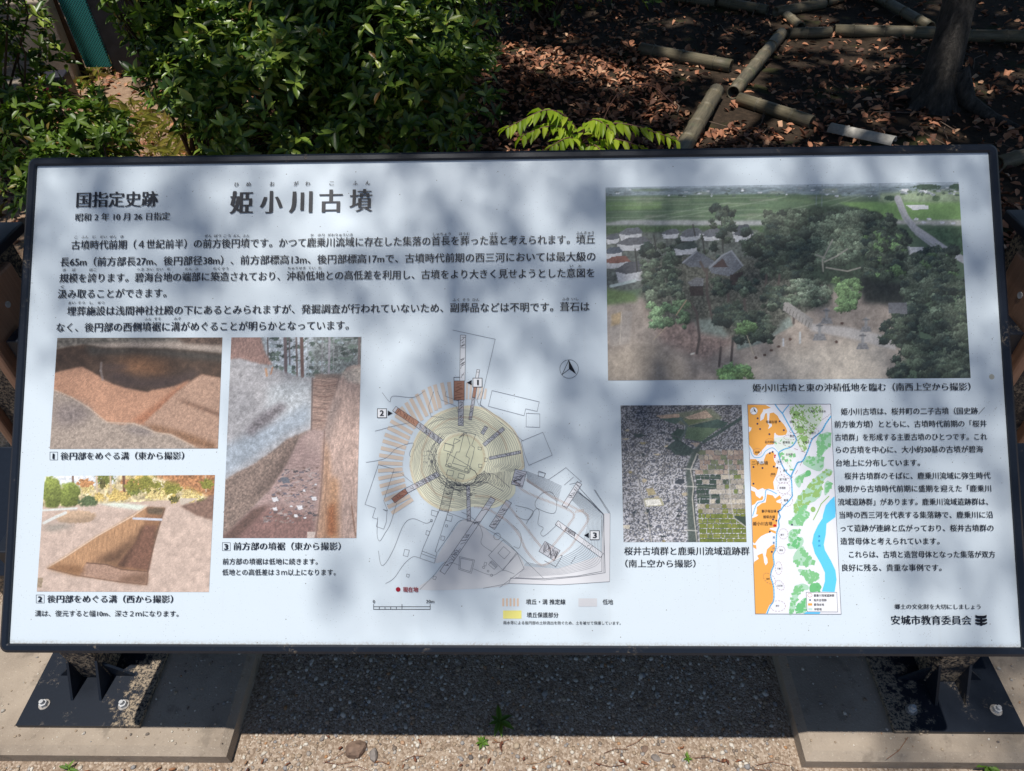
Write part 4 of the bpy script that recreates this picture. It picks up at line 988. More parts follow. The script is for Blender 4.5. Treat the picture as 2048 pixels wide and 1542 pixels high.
p.poly([(1180, 960), (1250, 1040), (1450, 1060), (1640, 1160), (1900, 1235), (1900, 1160), (1560, 1040), (1300, 980)], (140, 102, 74), 0.25, 16, 22)
p.poly([(200, 590), (300, 640), (430, 690), (540, 750), (620, 805), (700, 880), (790, 945), (930, 965), (1070, 955), (1180, 985), (1290, 1050), (1440, 1068), (1560, 1130), (1680, 1190), (1830, 1240), (150, 1260)], (166, 150, 138), 0.22, 22, 2, 8)
p.poly([(250, 760), (520, 760), (650, 850), (500, 960), (250, 980)], (146, 132, 128), 0.25, 25, 50)
p.poly([(950, 990), (1200, 1000), (1280, 1080), (1050, 1070)], (138, 126, 122), 0.25, 20, 25)
p.line([(245, 610), (430, 690), (620, 805), (790, 945), (1070, 957), (1290, 1050), (1440, 1068), (1680, 1190)], 14, (206, 184, 165), 0.6)
p.grain(0.22, 7); p.build(0.95, 'brown photograph of a curved ditch dug in earth')

# 2: long trench with bushes and trees behind
p = Picture('trench', [(90, 952), (430, 950), (418, 1184), (74, 1183)], [(137, 96), (1678, 93), (1626, 1150), (63, 1150)], 240, 164, (198, 174, 158))
p.poly([(40, 80), (1700, 80), (1700, 300), (40, 380)], (214, 196, 150), 0.5, 30)
p.poly([(40, 80), (820, 80), (760, 180), (480, 210), (300, 200), (40, 150)], (226, 232, 240), 0.25, 25, 12)
for k in range(46):
    x = rng.uniform(450, 1660); y = rng.uniform(90, 330)
    c = [(150, 140, 60), (206, 180, 90), (120, 126, 56), (196, 138, 84), (230, 214, 170), (96, 92, 50), (212, 190, 120)][rng.integers(7)]
    p.blob(x, y, rng.uniform(25, 80), rng.uniform(20, 50), c, 0.5, 9, 0.8, k)
p.poly([(1080, 80), (1700, 80), (1700, 330), (1420, 200), (1180, 120)], (176, 122, 78), 0.5, 14, 14, 20)
for x in (395, 610, 735, 850, 860, 1590): p.line([(x, 90), (x + 6, 245)], 16 if x != 1590 else 12, (206, 180, 150) if x in (735, 1590, 610) else (120, 84, 66))
for x, y, rx, ry in ((930, 190, 60, 60), (1050, 170, 60, 70), (1300, 220, 70, 40), (1600, 180, 60, 50), (1150, 190, 40, 40), (620, 290, 60, 40), (800, 290, 110, 45)):
    p.blob(x, y, rx, ry, (134, 132, 48) if y < 240 else (204, 176, 96), 0.5, 8, 0.7, int(x))
p.blob(205, 250, 92, 160, (124, 136, 58), 0.45, 9, 0.25, 3, 0.25); p.blob(370, 270, 92, 130, (118, 130, 54), 0.45, 9, 0.25, 4, 0.25)
p.blob(540, 335, 90, 55, (92, 108, 70), 0.5, 8, 0.6, 6)
p.poly([(40, 395), (600, 370), (1000, 360), (1400, 380), (1700, 500), (1700, 1180), (40, 1180)], (200, 176, 162), 0.13, 45, 8, 5)
p.poly([(620, 352), (820, 342), (1080, 372), (1010, 412), (760, 378)], (214, 222, 208), 0.05, 20, 5)
p.blob(420, 470, 190, 60, (186, 156, 128), 0.15, 15, 0.25, 7, 0.15)
p.line([(115, 410), (430, 392)], 18, (214, 216, 212)); p.line([(130, 525), (240, 470), (330, 432)], 26, (212, 214, 210))
p.poly([(1365, 302), (1530, 304), (1400, 360), (1366, 362)], (200, 186, 170)); p.poly([(1365, 375), (1560, 320), (1700, 250), (1700, 515), (1500, 455)], (136, 106, 92), 0.25, 20, 5, 8)
p.poly([(100, 560), (300, 530), (420, 555), (200, 600)], (150, 142, 132), 0.2, 14, 18)
p.poly([(160, 932), (330, 830), (620, 640), (940, 462), (1060, 380), (1230, 388), (1200, 490), (1165, 590), (1120, 760), (1075, 960), (1065, 1082), (800, 1055), (430, 1000)], (150, 108, 76), 0.15, 24, 2, 3)
p.poly([(160, 932), (620, 640), (1060, 382), (1040, 540), (960, 700), (800, 905), (520, 885), (450, 1000)], (182, 137, 97), 0.2, 14, 4, 0, 1, 5, 0.5, 2.6)
p.poly([(560, 880), (800, 760), (960, 640), (1010, 560), (960, 700), (800, 905)], (104, 75, 55), 0.2, 16, 30)
p.poly([(1070, 385), (1225, 392), (1205, 450), (1070, 445)], (110, 92, 72), 0.3, 12, 4)
p.poly([(1050, 545), (1150, 545), (1130, 700), (1085, 955), (800, 910), (960, 705)], (126, 88, 70), 0.25, 12, 3)
p.poly([(800, 912), (960, 705), (1010, 560), (1040, 545), (1010, 640), (930, 790), (860, 930)], (92, 65, 50), 0.2, 12, 16)
p.poly([(1140, 620), (1172, 550), (1128, 690), (1110, 780)], (60, 48, 44), 0.1, 10, 5)
p.poly([(450, 1000), (520, 885), (700, 900), (840, 945), (1075, 965), (1065, 1080), (800, 1055)], (170, 135, 115), 0.2, 12, 3)
p.line([(160, 932), (330, 830), (620, 640), (940, 462), (1060, 380)], 11, (226, 200, 176), .8); p.line([(520, 885), (700, 900), (840, 945), (1075, 965)], 9, (94, 68, 54), .8); p.line([(1225, 395), (1165, 590), (1120, 760), (1075, 960), (1065, 1082)], 10, (104, 78, 64), .8); p.line([(160, 932), (430, 1000), (800, 1055), (1065, 1082)], 8, (112, 84, 66), .8)
p.poly([(840, 1010), (1075, 965), (1065, 1080), (800, 1055)], (130, 98, 78), 0.14, 18, 18)
p.poly([(160, 932), (430, 1000), (520, 960), (420, 900), (260, 900)], (140, 100, 66), 0.2, 18, 18)
p.line([(945, 484), (1195, 496)], 20, (196, 200, 216))
p.poly([(60, 1020), (125, 1020), (110, 1110), (60, 1115)], (160, 140, 116), 0.2, 12)
p.grain(0.14, 6); p.build(1.02, 'photograph of a long straight trench with bushes behind')

# 3: narrow deep trench seen lengthways
p = Picture('deep trench', [(463, 675), (723, 674), (713, 1076), (446, 1076)], [(100, 42), (886, 40), (857, 1256), (50, 1256)], 184, 282, (158, 142, 138))
p.poly([(90, 30), (900, 30), (900, 300), (90, 300)], (120, 128, 128), 0.6, 10)
p.poly([(280, 30), (600, 30), (560, 290), (330, 260)], (186, 196, 206), 0.35, 12, 16)
for k in range(80): p.blob(rng.uniform(330, 880), rng.uniform(40, 280), rng.uniform(8, 28), rng.uniform(6, 16), [(84, 102, 94), (106, 124, 114), (66, 80, 76), (160, 174, 182)][rng.integers(4)], 0.4, 6, 0.8, k)
for x, w_, c in ((425, 20, (120, 104, 106)), (450, 8, (110, 100, 104)), (492, 11, (118, 104, 102)), (524, 20, (110, 82, 76)), (692, 12, (160, 156, 166)), (872, 14, (120, 106, 104)), (650, 6, (140, 140, 146)), (718, 5, (150, 150, 156)), (320, 8, (90, 80, 80)), (560, 5, (150, 156, 160))):
    p.line([(x, 40), (x + (6 if x < 600 else -4), 280)], w_, c)
p.poly([(600, 265), (760, 262), (760, 300), (600, 300)], (128, 112, 104), .3, 8, 3)
p.poly([(100, 40), (280, 40), (300, 120), (350, 210), (90, 210)], (156, 122, 112), 0.3, 8, 2, 3, 1, 3, 0.6, 1.6)
p.poly([(90, 175), (150, 168), (220, 190), (300, 210), (380, 235), (440, 260), (520, 290), (600, 282), (584, 600), (520, 640), (330, 870), (60, 1250), (40, 900)], (168, 166, 170), 0.22, 20, 2, 5)
p.poly([(330, 330), (500, 300), (588, 310), (580, 560), (420, 560), (300, 500)], (178, 184, 190), 0.22, 16, 24)
p.poly([(60, 700), (220, 620), (380, 540), (585, 430), (580, 560), (420, 640), (230, 780), (60, 890)], (154, 166, 180), 0.2, 20, 26)
p.poly([(190, 600), (290, 500), (400, 430), (440, 470), (330, 560), (220, 640)], (116, 110, 116), 0.5, 10, 16, 14)
p.poly([(440, 200), (465, 220), (465, 262), (438, 255)], (190, 212, 214)); p.line([(310, 235), (316, 275)], 14, (190, 146, 112)); p.line([(350, 225), (340, 265)], 8, (180, 126, 92))
p.poly([(55, 905), (230, 810), (350, 730), (430, 660), (582, 600), (520, 650), (470, 730), (430, 840), (330, 970), (50, 1262), (40, 1000)], (132, 112, 102), 0.42, 9, 4, 8)
p.poly([(200, 1020), (330, 850), (440, 720), (540, 630), (500, 700), (440, 840), (330, 980)], (108, 90, 82), 0.4, 9, 16)
p.poly([(592, 292), (750, 288), (722, 420), (662, 612), (582, 606)], (152, 124, 112), 0.42, 10, 2, 0, 1, 7, 3, 0.4)
for y in (330, 395, 470, 540): p.line([(594, y), (668, y + 8), (735, y - 4)], 6, (112, 82, 72), .7)
p.line([(590, 290), (584, 604)], 10, (104, 86, 80), .8); p.line([(750, 292), (715, 430), (664, 612)], 10, (104, 84, 78), .8)
p.poly([(584, 606), (662, 612), (665, 780), (652, 860), (640, 1000), (610, 1256), (50, 1256), (330, 970), (440, 800), (520, 640)], (158, 132, 128), 0.22, 12, 3, 0, 1, 8, 2, 0.6)
p.poly([(590, 604), (664, 610), (664, 760), (560, 720), (520, 660)], (172, 146, 140), .15, 12, 18)
p.poly([(40, 1262), (200, 1130), (330, 1060), (600, 1120), (600, 1262)], (130, 96, 90), 0.28, 10, 18)
p.poly([(50, 1256), (230, 1080), (330, 1050), (270, 1120), (140, 1256)], (98, 72, 64), 0.3, 8, 10)
for k in range(210):
    y = rng.uniform(830, 1160); x = rng.uniform(410 - (y - 840) * 0.35, 635 - (y - 840) * 0.06); a_ = rng.uniform(-.6, .6); L_ = rng.uniform(6, 22); w2 = rng.uniform(3, 8)
    c = [(98, 94, 106), (128, 116, 118), (80, 74, 80), (140, 120, 114), (166, 150, 148), (112, 88, 80)][rng.integers(6)]
    dx, dy = math.cos(a_) * L_, math.sin(a_) * L_
    p.poly([(x - dx, y - dy), (x + w2, y - w2), (x + dx, y + dy), (x - w2, y + w2)], c)
for x, y, r_ in ((365, 1020, 22), (462, 1062, 10), (515, 1070, 20), (610, 932, 8), (600, 1015, 18), (545, 1132, 9), (365, 1078, 16), (425, 905, 30), (490, 1120, 14), (540, 968, 9)):
    p.poly([(x - r_, y - r_ * .5), (x + r_ * .6, y - r_ * .6), (x + r_, y + r_ * .5), (x - r_ * .4, y + r_ * .7)], (96, 100, 112) if r_ > 22 else (208, 208, 214))
p.poly([(752, 290), (800, 222), (850, 212), (905, 215), (905, 1262), (612, 1262), (642, 1000), (654, 860), (664, 620), (682, 500), (720, 400)], (184, 156, 144), 0.24, 11, 3, 6, 1, 9, 0.7, 2.2)
p.poly([(760, 260), (840, 220), (905, 222), (900, 330), (800, 310)], (186, 172, 160), 0.3, 10, 10)
p.poly([(686, 500), (740, 390), (760, 420), (720, 560), (690, 680), (664, 720)], (136, 118, 112), 0.35, 9, 16)
p.poly([(660, 640), (690, 740), (716, 1000), (712, 1262), (612, 1262), (646, 950)], (176, 136, 108), 0.35, 10, 14, 0, 1, 4, .6, 2.5)
p.poly([(700, 880), (745, 900), (750, 1262), (690, 1262)], (188, 140, 100), 0.3, 10, 18)
p.poly([(685, 1060), (724, 1040), (732, 1240), (676, 1240)], (164, 100, 56), 0.35, 8, 14)
p.line([(664, 612), (650, 860), (640, 1000), (612, 1250)], 9, (120, 94, 84), .7); p.line([(825, 1060), (850, 1240)], 6, (130, 96, 76))
p.poly([(560, 1215), (610, 1215), (600, 1256), (560, 1256)], (196, 180, 172))
p.grain(0.2, 5); p.build(1.0, 'tall photograph looking along a narrow deep trench', lift=.03)

# 4: aerial view of the mound, its wood and the fields
p = Picture('aerial', [(1211, 375), (1917, 364), (1941, 756), (1216, 761)], [(30, 68), (1930, 38), (1996, 1097), (42, 1108)], 470, 262, (96, 122, 92))
p.poly([(0, 20), (2050, 20), (2050, 115), (0, 125)], (120, 140, 150), 0.3, 10, 8, 0, 1, 3, 3, .6)
p.poly([(0, 20), (2050, 20), (2050, 58), (0, 76)], (168, 186, 200), 0.15, 12, 5, 0, 1, 3, 4, .5)
p.poly([(0, 120), (900, 105), (1300, 112), (1250, 190), (880, 235), (0, 250)], (92, 122, 86), 0.14, 30, 4, 0, 1, 4, 5, .5)
p.poly([(20, 150), (330, 150), (330, 185), (20, 195)], (110, 146, 84), 0.05, 20, 5)
for k in range(34):
    y = rng.uniform(78, 236); x = rng.uniform(30, 1300); w_ = rng.uniform(40, 190)
    p.poly([(x, y), (x + w_, y - 2), (x + w_ + 16, y + 6), (x + 12, y + 9)], [(150, 160, 132), (70, 98, 76), (118, 146, 98), (156, 156, 140), (80, 110, 84)][rng.integers(5)], 0, soft=2, a=0.7)
for k in range(70): p.blob(rng.uniform(30, 1900), rng.uniform(62, 120), rng.uniform(4, 14), rng.uniform(2, 5), [(66, 88, 86), (196, 204, 212), (84, 104, 96), (150, 160, 166)][rng.integers(4)], 0.2, 5, 0.4, k)
for y in (128, 160, 195, 225): p.line([(30, y + 8), (900, y - 6)], 4, (134, 152, 128), 0.7)
for a_, b_ in (((800, 235), (1400, 105)), ((350, 240), (1000, 120)), ((1180, 190), (1420, 112)), ((200, 245), (700, 150))): p.line([a_, b_], 5, (150, 166, 140), 0.6)
p.poly([(30, 262), (130, 244), (870, 248), (880, 276), (30, 272)], (164, 168, 168), 0.12, 20, 3); p.poly([(30, 276), (880, 278), (880, 320), (30, 330)], (78, 106, 66), 0.3, 10, 5)
p.poly([(1280, 150), (1960, 140), (1960, 250), (1560, 250)], (124, 168, 88), 0.1, 30, 5); p.poly([(1500, 100), (2000, 80), (2000, 150), (1500, 150)], (150, 172, 132), 0.2, 20, 8)
for k in range(40): p.blob(rng.uniform(1620, 1930), rng.uniform(82, 112), rng.uniform(6, 16), rng.uniform(4, 7), [(210, 214, 220), (150, 160, 168), (90, 112, 90)][rng.integers(3)], 0.1, 6, 0.3, k)
p.blob(1760, 68, 76, 16, (70, 96, 76), 0.3, 6, 0.4, 5); p.blob(1910, 66, 30, 16, (64, 92, 70), 0.3, 6, .4, 6); p.blob(1805, 128, 22, 17, (84, 112, 76), 0.3, 6, .3, 8); p.blob(1560, 128, 34, 14, (70, 96, 74), .3, 6, .4, 9)
p.poly([(1645, 165), (1765, 165), (1765, 188), (1680, 190)], (226, 228, 232)); p.poly([(1560, 245), (1960, 245), (1960, 275), (1600, 268)], (190, 190, 182), 0.15, 12, 5)
for x, y in ((1770, 240), (1740, 258), (1840, 258), (1900, 262), (1700, 240)): p.blob(x, y, 14, 7, (216, 216, 224), 0.1, 5, 0.2, x)
p.poly([(1730, 290), (1990, 280), (2000, 470), (1860, 370)], (84, 116, 80), 0.3, 14, 4); p.poly([(1620, 285), (1720, 340), (1640, 345)], (90, 118, 80), .3, 12, 4)
p.line([(1600, 130), (1640, 225), (1690, 290), (1780, 350), (1850, 400), (1960, 462)], 36, (188, 188, 192)); p.line([(1610, 190), (1700, 320), (1790, 390)], 12, (176, 178, 180))
p.poly([(1650, 388), (1745, 392), (1740, 450), (1660, 440)], (206, 206, 208), .1, 10)
for x in (1455, 1505, 1165, 1195): p.line([(x, 45 if x > 1400 else 60), (x - 4, 130 if x > 1400 else 178)], 5, (128, 146, 150), 0.8)
# houses at the left
def house(x, y, w_, h_, roof, wall=(192, 194, 198)):
    roof = tuple(int(k * .84) for k in roof)
    p.poly([(x - w_, y), (x + w_, y - h_ * .2), (x + w_ * .9, y + h_ * .8), (x - w_ * .8, y + h_)], wall, .1, 10)
    p.poly([(x - w_ * 1.1, y), (x - w_ * .3, y - h_ * .8), (x + w_ * .7, y - h_ * .95), (x + w_ * 1.15, y - h_ * .1), (x + w_ * .2, y + h_ * .15), (x - w_ * .3, y + h_ * .25)], roof, .2, 8)
p.poly([(30, 320), (500, 300), (850, 300), (850, 520), (30, 640)], (104, 112, 104), .4, 12, 5)
for x, y, w_, h_, c in ((165, 318, 62, 36, (126, 132, 142)), (70, 345, 36, 30, (110, 118, 128)), (380, 318, 46, 28, (124, 130, 140)), (490, 318, 56, 34, (128, 134, 142)), (600, 318, 50, 30, (122, 128, 138)), (760, 305, 50, 40, (96, 104, 116)), (180, 372, 90, 40, (118, 122, 130)), (460, 392, 60, 40, (84, 104, 96)), (70, 420, 50, 34, (96, 110, 128)), (90, 470, 68, 36, (170, 110, 92)), (165, 520, 80, 60, (110, 112, 120))): house(x, y, w_, h_, c)
p.line([(60, 600), (190, 570)], 16, (190, 206, 202))
# earth in front
p.poly([(30, 690), (250, 650), (500, 620), (900, 600), (1400, 620), (1640, 660), (1640, 1120), (30, 1120)], (160, 146, 134), 0.2, 30, 10, 10)
p.poly([(800, 1010), (1100, 920), (1500, 880), (1580, 960), (1560, 1120), (800, 1120)], (196, 184, 168), 0.14, 30, 40, 10)
p.poly([(30, 610), (190, 640), (200, 680), (30, 700)], (112, 140, 78), .2, 14, 6); p.poly([(36, 760), (100, 730), (176, 735), (160, 910), (60, 925)], (158, 148, 140), .12, 20, 3)
p.poly([(64, 752), (118, 736), (112, 800), (60, 815)], (176, 150, 108), .1, 20, 3); p.line([(118, 740), (108, 910)], 4, (190, 180, 166))
p.poly([(40, 950), (250, 900), (420, 1000), (500, 1120), (40, 1120)], (160, 146, 130), .15, 30, 30)
p.poly([(230, 680), (500, 700), (700, 780), (720, 900), (560, 1000), (330, 900)], (148, 124, 114), .35, 12, 20)
p.poly([(470, 720), (700, 800), (690, 880), (540, 850)], (128, 142, 132), .25, 14, 12); p.poly([(735, 860), (1020, 760), (1040, 810), (860, 910), (735, 945)], (124, 138, 130), .25, 10, 3)
p.poly([(1130, 800), (1330, 820), (1590, 880), (1590, 945), (1340, 880), (1130, 840)], (186, 180, 176), .06, 20, 3)
# wood: clumps from back to front
p.poly([(230, 470), (420, 440), (900, 450), (1260, 540), (1240, 700), (1010, 760), (900, 880), (700, 880), (620, 760), (460, 800), (300, 800), (220, 640)], (92, 94, 82), .6, 9, 6, 20)
def clump(x0, x1, y0, y1, n, cols, r0, r1, lit=.35):
    for k in range(n):
        y = y0 + (y1 - y0) * (k + rng.random()) / n; x = rng.uniform(x0, x1); r_ = rng.uniform(r0, r1)
        p.blob(x, y, r_ * 1.25, r_, np.array(cols[rng.integers(len(cols))]) * rng.uniform(.8, 1.15), .55, 7, .55, int(x * 7 + y), lit)
DK = [(56, 68, 58), (64, 78, 62), (46, 60, 54), (74, 86, 70)]; MD = [(88, 104, 84), (98, 112, 90), (78, 94, 76)]; GN = [(96, 128, 76), (86, 118, 70)]
p.poly([(878, 300), (900, 225), (1000, 190), (1180, 170), (1350, 176), (1500, 205), (1570, 250), (1630, 330), (1660, 420), (1640, 560), (1400, 600), (1000, 560), (880, 420)], (62, 80, 62), .45, 12, 3, 12)
clump(900, 1560, 205, 330, 120, DK + MD[:1], 12, 32); clump(1140, 1420, 280, 480, 110, MD, 12, 30); clump(1420, 1650, 290, 560, 110, DK + GN[:1], 12, 30); clump(860, 1150, 340, 560, 100, DK, 11, 28)
p.poly([(1380, 560), (1640, 580), (1640, 700), (1420, 690)], (48, 54, 50), .4, 10, 10, 8)
for q in ([(1200, 520), (1195, 460), (1250, 350)], [(1205, 470), (1270, 440), (1330, 400)], [(1215, 500), (1330, 520), (1400, 500)], [(1160, 430), (1210, 450)]): p.line(q, 7, (160, 156, 144))
clump(400, 860, 330, 480, 30, DK, 9, 22); clump(230, 420, 380, 620, 60, DK + MD[:1], 10, 26)
for x, y, w_, h_, c in ((770, 322, 52, 40, (104, 110, 120)), (460, 396, 62, 38, (88, 104, 98)), (600, 330, 46, 28, (122, 128, 138)), (480, 330, 50, 30, (128, 134, 142))): house(x, y, w_, h_, c)
for x, y0, y1 in ((650, 180, 420), (550, 330, 420), (500, 270, 330), (830, 360, 440), (190, 400, 520), (290, 330, 400)): p.line([(x, y0), (x + 12, y1)], 7, (66, 66, 62))
clump(600, 720, 180, 330, 18, DK, 12, 28); clump(760, 860, 300, 420, 12, DK, 14, 30)
# shrine roofs
p.poly([(440, 470), (520, 412), (560, 430), (620, 470), (570, 500), (480, 495)], (98, 104, 114), .25, 6); p.poly([(580, 495), (650, 440), (706, 412), (770, 490), (700, 548), (600, 530)], (110, 116, 126), .25, 5)
p.line([(590, 500), (655, 436), (708, 410)], 8, (150, 156, 164)); p.line([(708, 412), (768, 490)], 8, (150, 156, 164)); p.line([(445, 475), (520, 412)], 8, (146, 152, 160)); p.poly([(600, 500), (660, 450), (690, 500)], (80, 62, 60), .1, 9)
p.poly([(470, 580), (520, 552), (560, 560), (555, 600), (500, 612)], (112, 114, 118), .25, 5); p.poly([(480, 600), (556, 600), (556, 650), (486, 650)], (64, 54, 50), .3, 9); p.poly([(700, 540), (770, 520), (765, 590), (700, 600)], (60, 50, 48), .3, 9)
for q in ([(575, 510), (575, 640), (605, 780)], [(565, 520), (540, 470)], [(780, 740), (775, 650), (750, 610)], [(690, 700), (690, 640)], [(890, 600), (895, 540)], [(960, 590), (965, 540)], [(1040, 800), (1045, 690)], [(480, 680), (520, 740), (535, 880), (520, 960)], [(705, 1000), (715, 870)], [(640, 1030), (650, 930)]): p.line(q, 13, (92, 80, 74))
clump(240, 440, 520, 660, 40, DK + MD, 10, 26); clump(270, 460, 690, 820, 26, [(104, 134, 92), (90, 122, 84)], 10, 28); clump(610, 710, 560, 640, 20, DK, 10, 24); clump(740, 850, 560, 640, 18, MD[:1] + DK, 10, 24)
clump(630, 780, 700, 800, 36, DK, 11, 28); clump(730, 920, 750, 900, 60, DK, 11, 28); clump(870, 1020, 610, 720, 44, DK, 10, 26); clump(1000, 1240, 570, 700, 60, MD + [(118, 132, 110)], 10, 26); clump(1270, 1390, 570, 730, 50, [(92, 122, 76), (102, 134, 82)], 10, 26)
clump(740, 830, 800, 850, 10, GN, 14, 26); clump(620, 810, 1040, 1110, 16, [(104, 140, 76), (86, 120, 70)], 16, 34)
clump(1660, 1910, 400, 560, 80, DK + [(84, 112, 70)], 13, 32); clump(1640, 1980, 560, 760, 100, DK + MD[:1], 14, 34); clump(1580, 1990, 760, 1100, 170, DK, 14, 36); clump(1520, 1680, 780, 900, 40, DK, 10, 26)
# steps, lanterns, boards
p.poly([(985, 690), (1010, 686), (1148, 780), (1130, 830), (985, 730)], (150, 146, 142), .1, 6)
for k in range(9): p.line([(990 + k * 17, 700 + k * 12), (982 + k * 17, 730 + k * 12)], 4, (104, 100, 98))
for x, y, s_ in ((1180, 860, 1.1), (1218, 775, 1), (1430, 820, .9), (1412, 910, 1)):
    p.poly([(x - 34 * s_, y + 28 * s_), (x - 22 * s_, y - 4), (x + 22 * s_, y - 4), (x + 34 * s_, y + 28 * s_)], (136, 136, 138), .2, 8); p.line([(x, y), (x, y - 50 * s_)], 15, (150, 150, 152)); p.line([(x - 14, y - 44 * s_), (x + 14, y - 44 * s_)], 10, (120, 120, 122))
p.line([(1075, 850), (1075, 905)], 10, (170, 176, 180)); p.line([(985, 885), (985, 920)], 10, (186, 190, 196)); p.poly([(1550, 690), (1650, 690), (1650, 750), (1550, 745)], (116, 118, 124), .15, 9)
for x, y in ((838, 985), (885, 970), (920, 945), (960, 925), (1022, 885), (1270, 900), (1300, 800)): p.blob(x, y, 9, 8, (92, 66, 56), .1, 5, .2, x)
p.line([(790, 865), (825, 970)], 4, (196, 180, 150)); p.line([(355, 820), (290, 885)], 4, (190, 170, 140)); p.line([(465, 675), (410, 755)], 5, (190, 150, 120)); p.line([(490, 965), (505, 960)], 9, (222, 214, 200))
p.grain(0.12, 6); p.build(1.08, 'large aerial photograph of a wooded mound among fields', lift=.022, grey=.25)

# 5: aerial view of town, river and paddies
p = Picture('valley', [(1241, 811), (1483, 810), (1493, 1084), (1247, 1084)], [(90, 86), (1127, 82), (1170, 1260), (117, 1260)], 200, 226, (116, 118, 128))
N1 = vnoise(p.X / 9, p.Y / 8, 3); N2 = vnoise(p.X / 9, p.Y / 8, 8)
city = np.where(N1[..., None] > .56, np.array([196, 196, 204]), np.where(N2[..., None] > .55, np.array([92, 98, 114]), np.array([128, 128, 130]))) * (0.72 + 0.3 * np.clip((p.Y - 100) / 1100, 0, 1))[..., None]
city = city * (1 + (p.n(120, 4) - .5)[..., None] * .3); p.C = city
for k in range(26): p.blob(rng.uniform(100, 650), rng.uniform(150, 1250), rng.uniform(10, 34), rng.uniform(7, 20), [(60, 70, 74), (176, 164, 140), (66, 76, 84), (150, 140, 104)][rng.integers(4)], .2, 9, .5, k)
p.poly([(390, 180), (860, 110), (960, 190), (880, 290), (640, 260)], (112, 118, 100), .2, 20, 4)
p.poly([(395, 175), (590, 160), (600, 190), (440, 200)], (176, 150, 130), .2, 12); p.poly([(640, 190), (820, 130), (880, 190), (700, 215)], (168, 146, 128), .25, 10); p.poly([(430, 205), (640, 190), (560, 250)], (78, 100, 92), .15, 12)
p.poly([(620, 210), (860, 205), (700, 250), (640, 260)], (104, 116, 84), .1, 20)
p.poly([(670, 265), (920, 205), (1010, 235), (960, 285), (800, 280)], (66, 88, 82), .15, 20); p.poly([(660, 270), (930, 285), (780, 400), (640, 370)], (96, 118, 92), .08, 30)
p.poly([(520, 340), (580, 285), (650, 300), (600, 390), (540, 380)], (64, 84, 76), .2, 12); p.poly([(490, 440), (580, 370), (720, 470), (680, 520), (560, 510)], (64, 80, 78), .25, 12)
p.line([(1120, 200), (1010, 270), (900, 340), (800, 400)], 26, (70, 88, 84)); p.line([(440, 320), (640, 375), (860, 430), (1150, 520)], 8, (88, 92, 96))
p.line([(600, 195), (660, 260), (640, 320), (600, 380)], 20, (88, 104, 100)); p.poly([(690, 410), (770, 405), (740, 450)], (178, 160, 146), .1, 9)
# paddies on the right
for r_ in range(19):
    y0 = 470 + r_ * 42; x = 770 - max(0, (560 - y0)) * .3
    if y0 > 600: x = 725 + (y0 - 600) * .07
    while x < 1180:
        w_ = rng.uniform(26, 74)
        if y0 < 640: c = [(172, 152, 138), (158, 138, 126), (186, 170, 152), (120, 128, 100), (150, 144, 132)][rng.integers(5)]
        elif y0 < 900: c = (58, 78, 70) if x < 905 and rng.random() < .9 else [(196, 186, 168), (166, 158, 146), (186, 178, 166), (78, 92, 76), (150, 146, 138), (118, 132, 70)][rng.integers(6)]
        elif y0 < 1010: c = [(124, 132, 52), (168, 158, 140), (120, 126, 56), (150, 144, 132), (176, 166, 148)][rng.integers(5)]
        else: c = [(118, 130, 44), (128, 136, 50), (108, 122, 44)][rng.integers(3)]
        p.poly([(x + 1, y0), (x + w_, y0 + 3), (x + w_ + 2, y0 + 40), (x + 3, y0 + 38)], c, .1, 14); x += w_ + 2
for y in (690, 780, 860, 970, 1075, 1185): p.line([(720, y), (1165, y + 30)], 4, (168, 164, 152), .7)
p.poly([(1050, 1030), (1160, 1040), (1165, 1120), (1090, 1080)], (60, 78, 64), .1, 14); p.line([(1010, 560), (1030, 900), (1060, 1050), (1165, 1130)], 8, (186, 184, 180)); p.line([(770, 880), (760, 960)], 6, (200, 200, 196)); p.line([(855, 810), (858, 930)], 6, (196, 196, 196))
p.poly([(710, 470), (780, 410), (770, 470), (700, 600), (690, 680), (716, 780), (712, 860), (730, 1000), (750, 1265), (668, 1265), (660, 1000), (662, 780), (648, 680), (660, 600)], (84, 96, 92), .12, 14, 2)
p.line([(745, 500), (690, 640), (715, 780), (705, 880), (720, 1050), (745, 1260)], 8, (190, 186, 176)); p.line([(752, 520), (702, 650), (726, 780), (716, 880), (732, 1060), (752, 1260)], 7, (62, 70, 72))
for y in (630, 780, 1155): p.line([(640, y), (745, y + 6)], 7, (206, 204, 200))
p.poly([(285, 885), (440, 880), (468, 945), (300, 955)], (170, 166, 138)); p.poly([(300, 896), (425, 890), (445, 940), (315, 948)], (226, 224, 216)); p.poly([(310, 800), (370, 795), (400, 850), (330, 860)], (164, 152, 118), .1, 12)
p.line([(240, 720), (290, 900), (320, 1050), (360, 1260)], 10, (168, 166, 166)); p.line([(110, 930), (280, 870), (500, 840)], 5, (160, 160, 164), .6)
p.poly([(115, 1110), (175, 1110), (170, 1145), (118, 1140)], (214, 206, 188)); p.blob(600, 740, 42, 24, (60, 68, 78), .2, 8, .3, 3); p.blob(250, 345, 50, 18, (64, 76, 76), .2, 8, .4, 5)
p.grain(0.2, 7); p.build(0.92, 'aerial photograph of a town, a river and paddy fields')
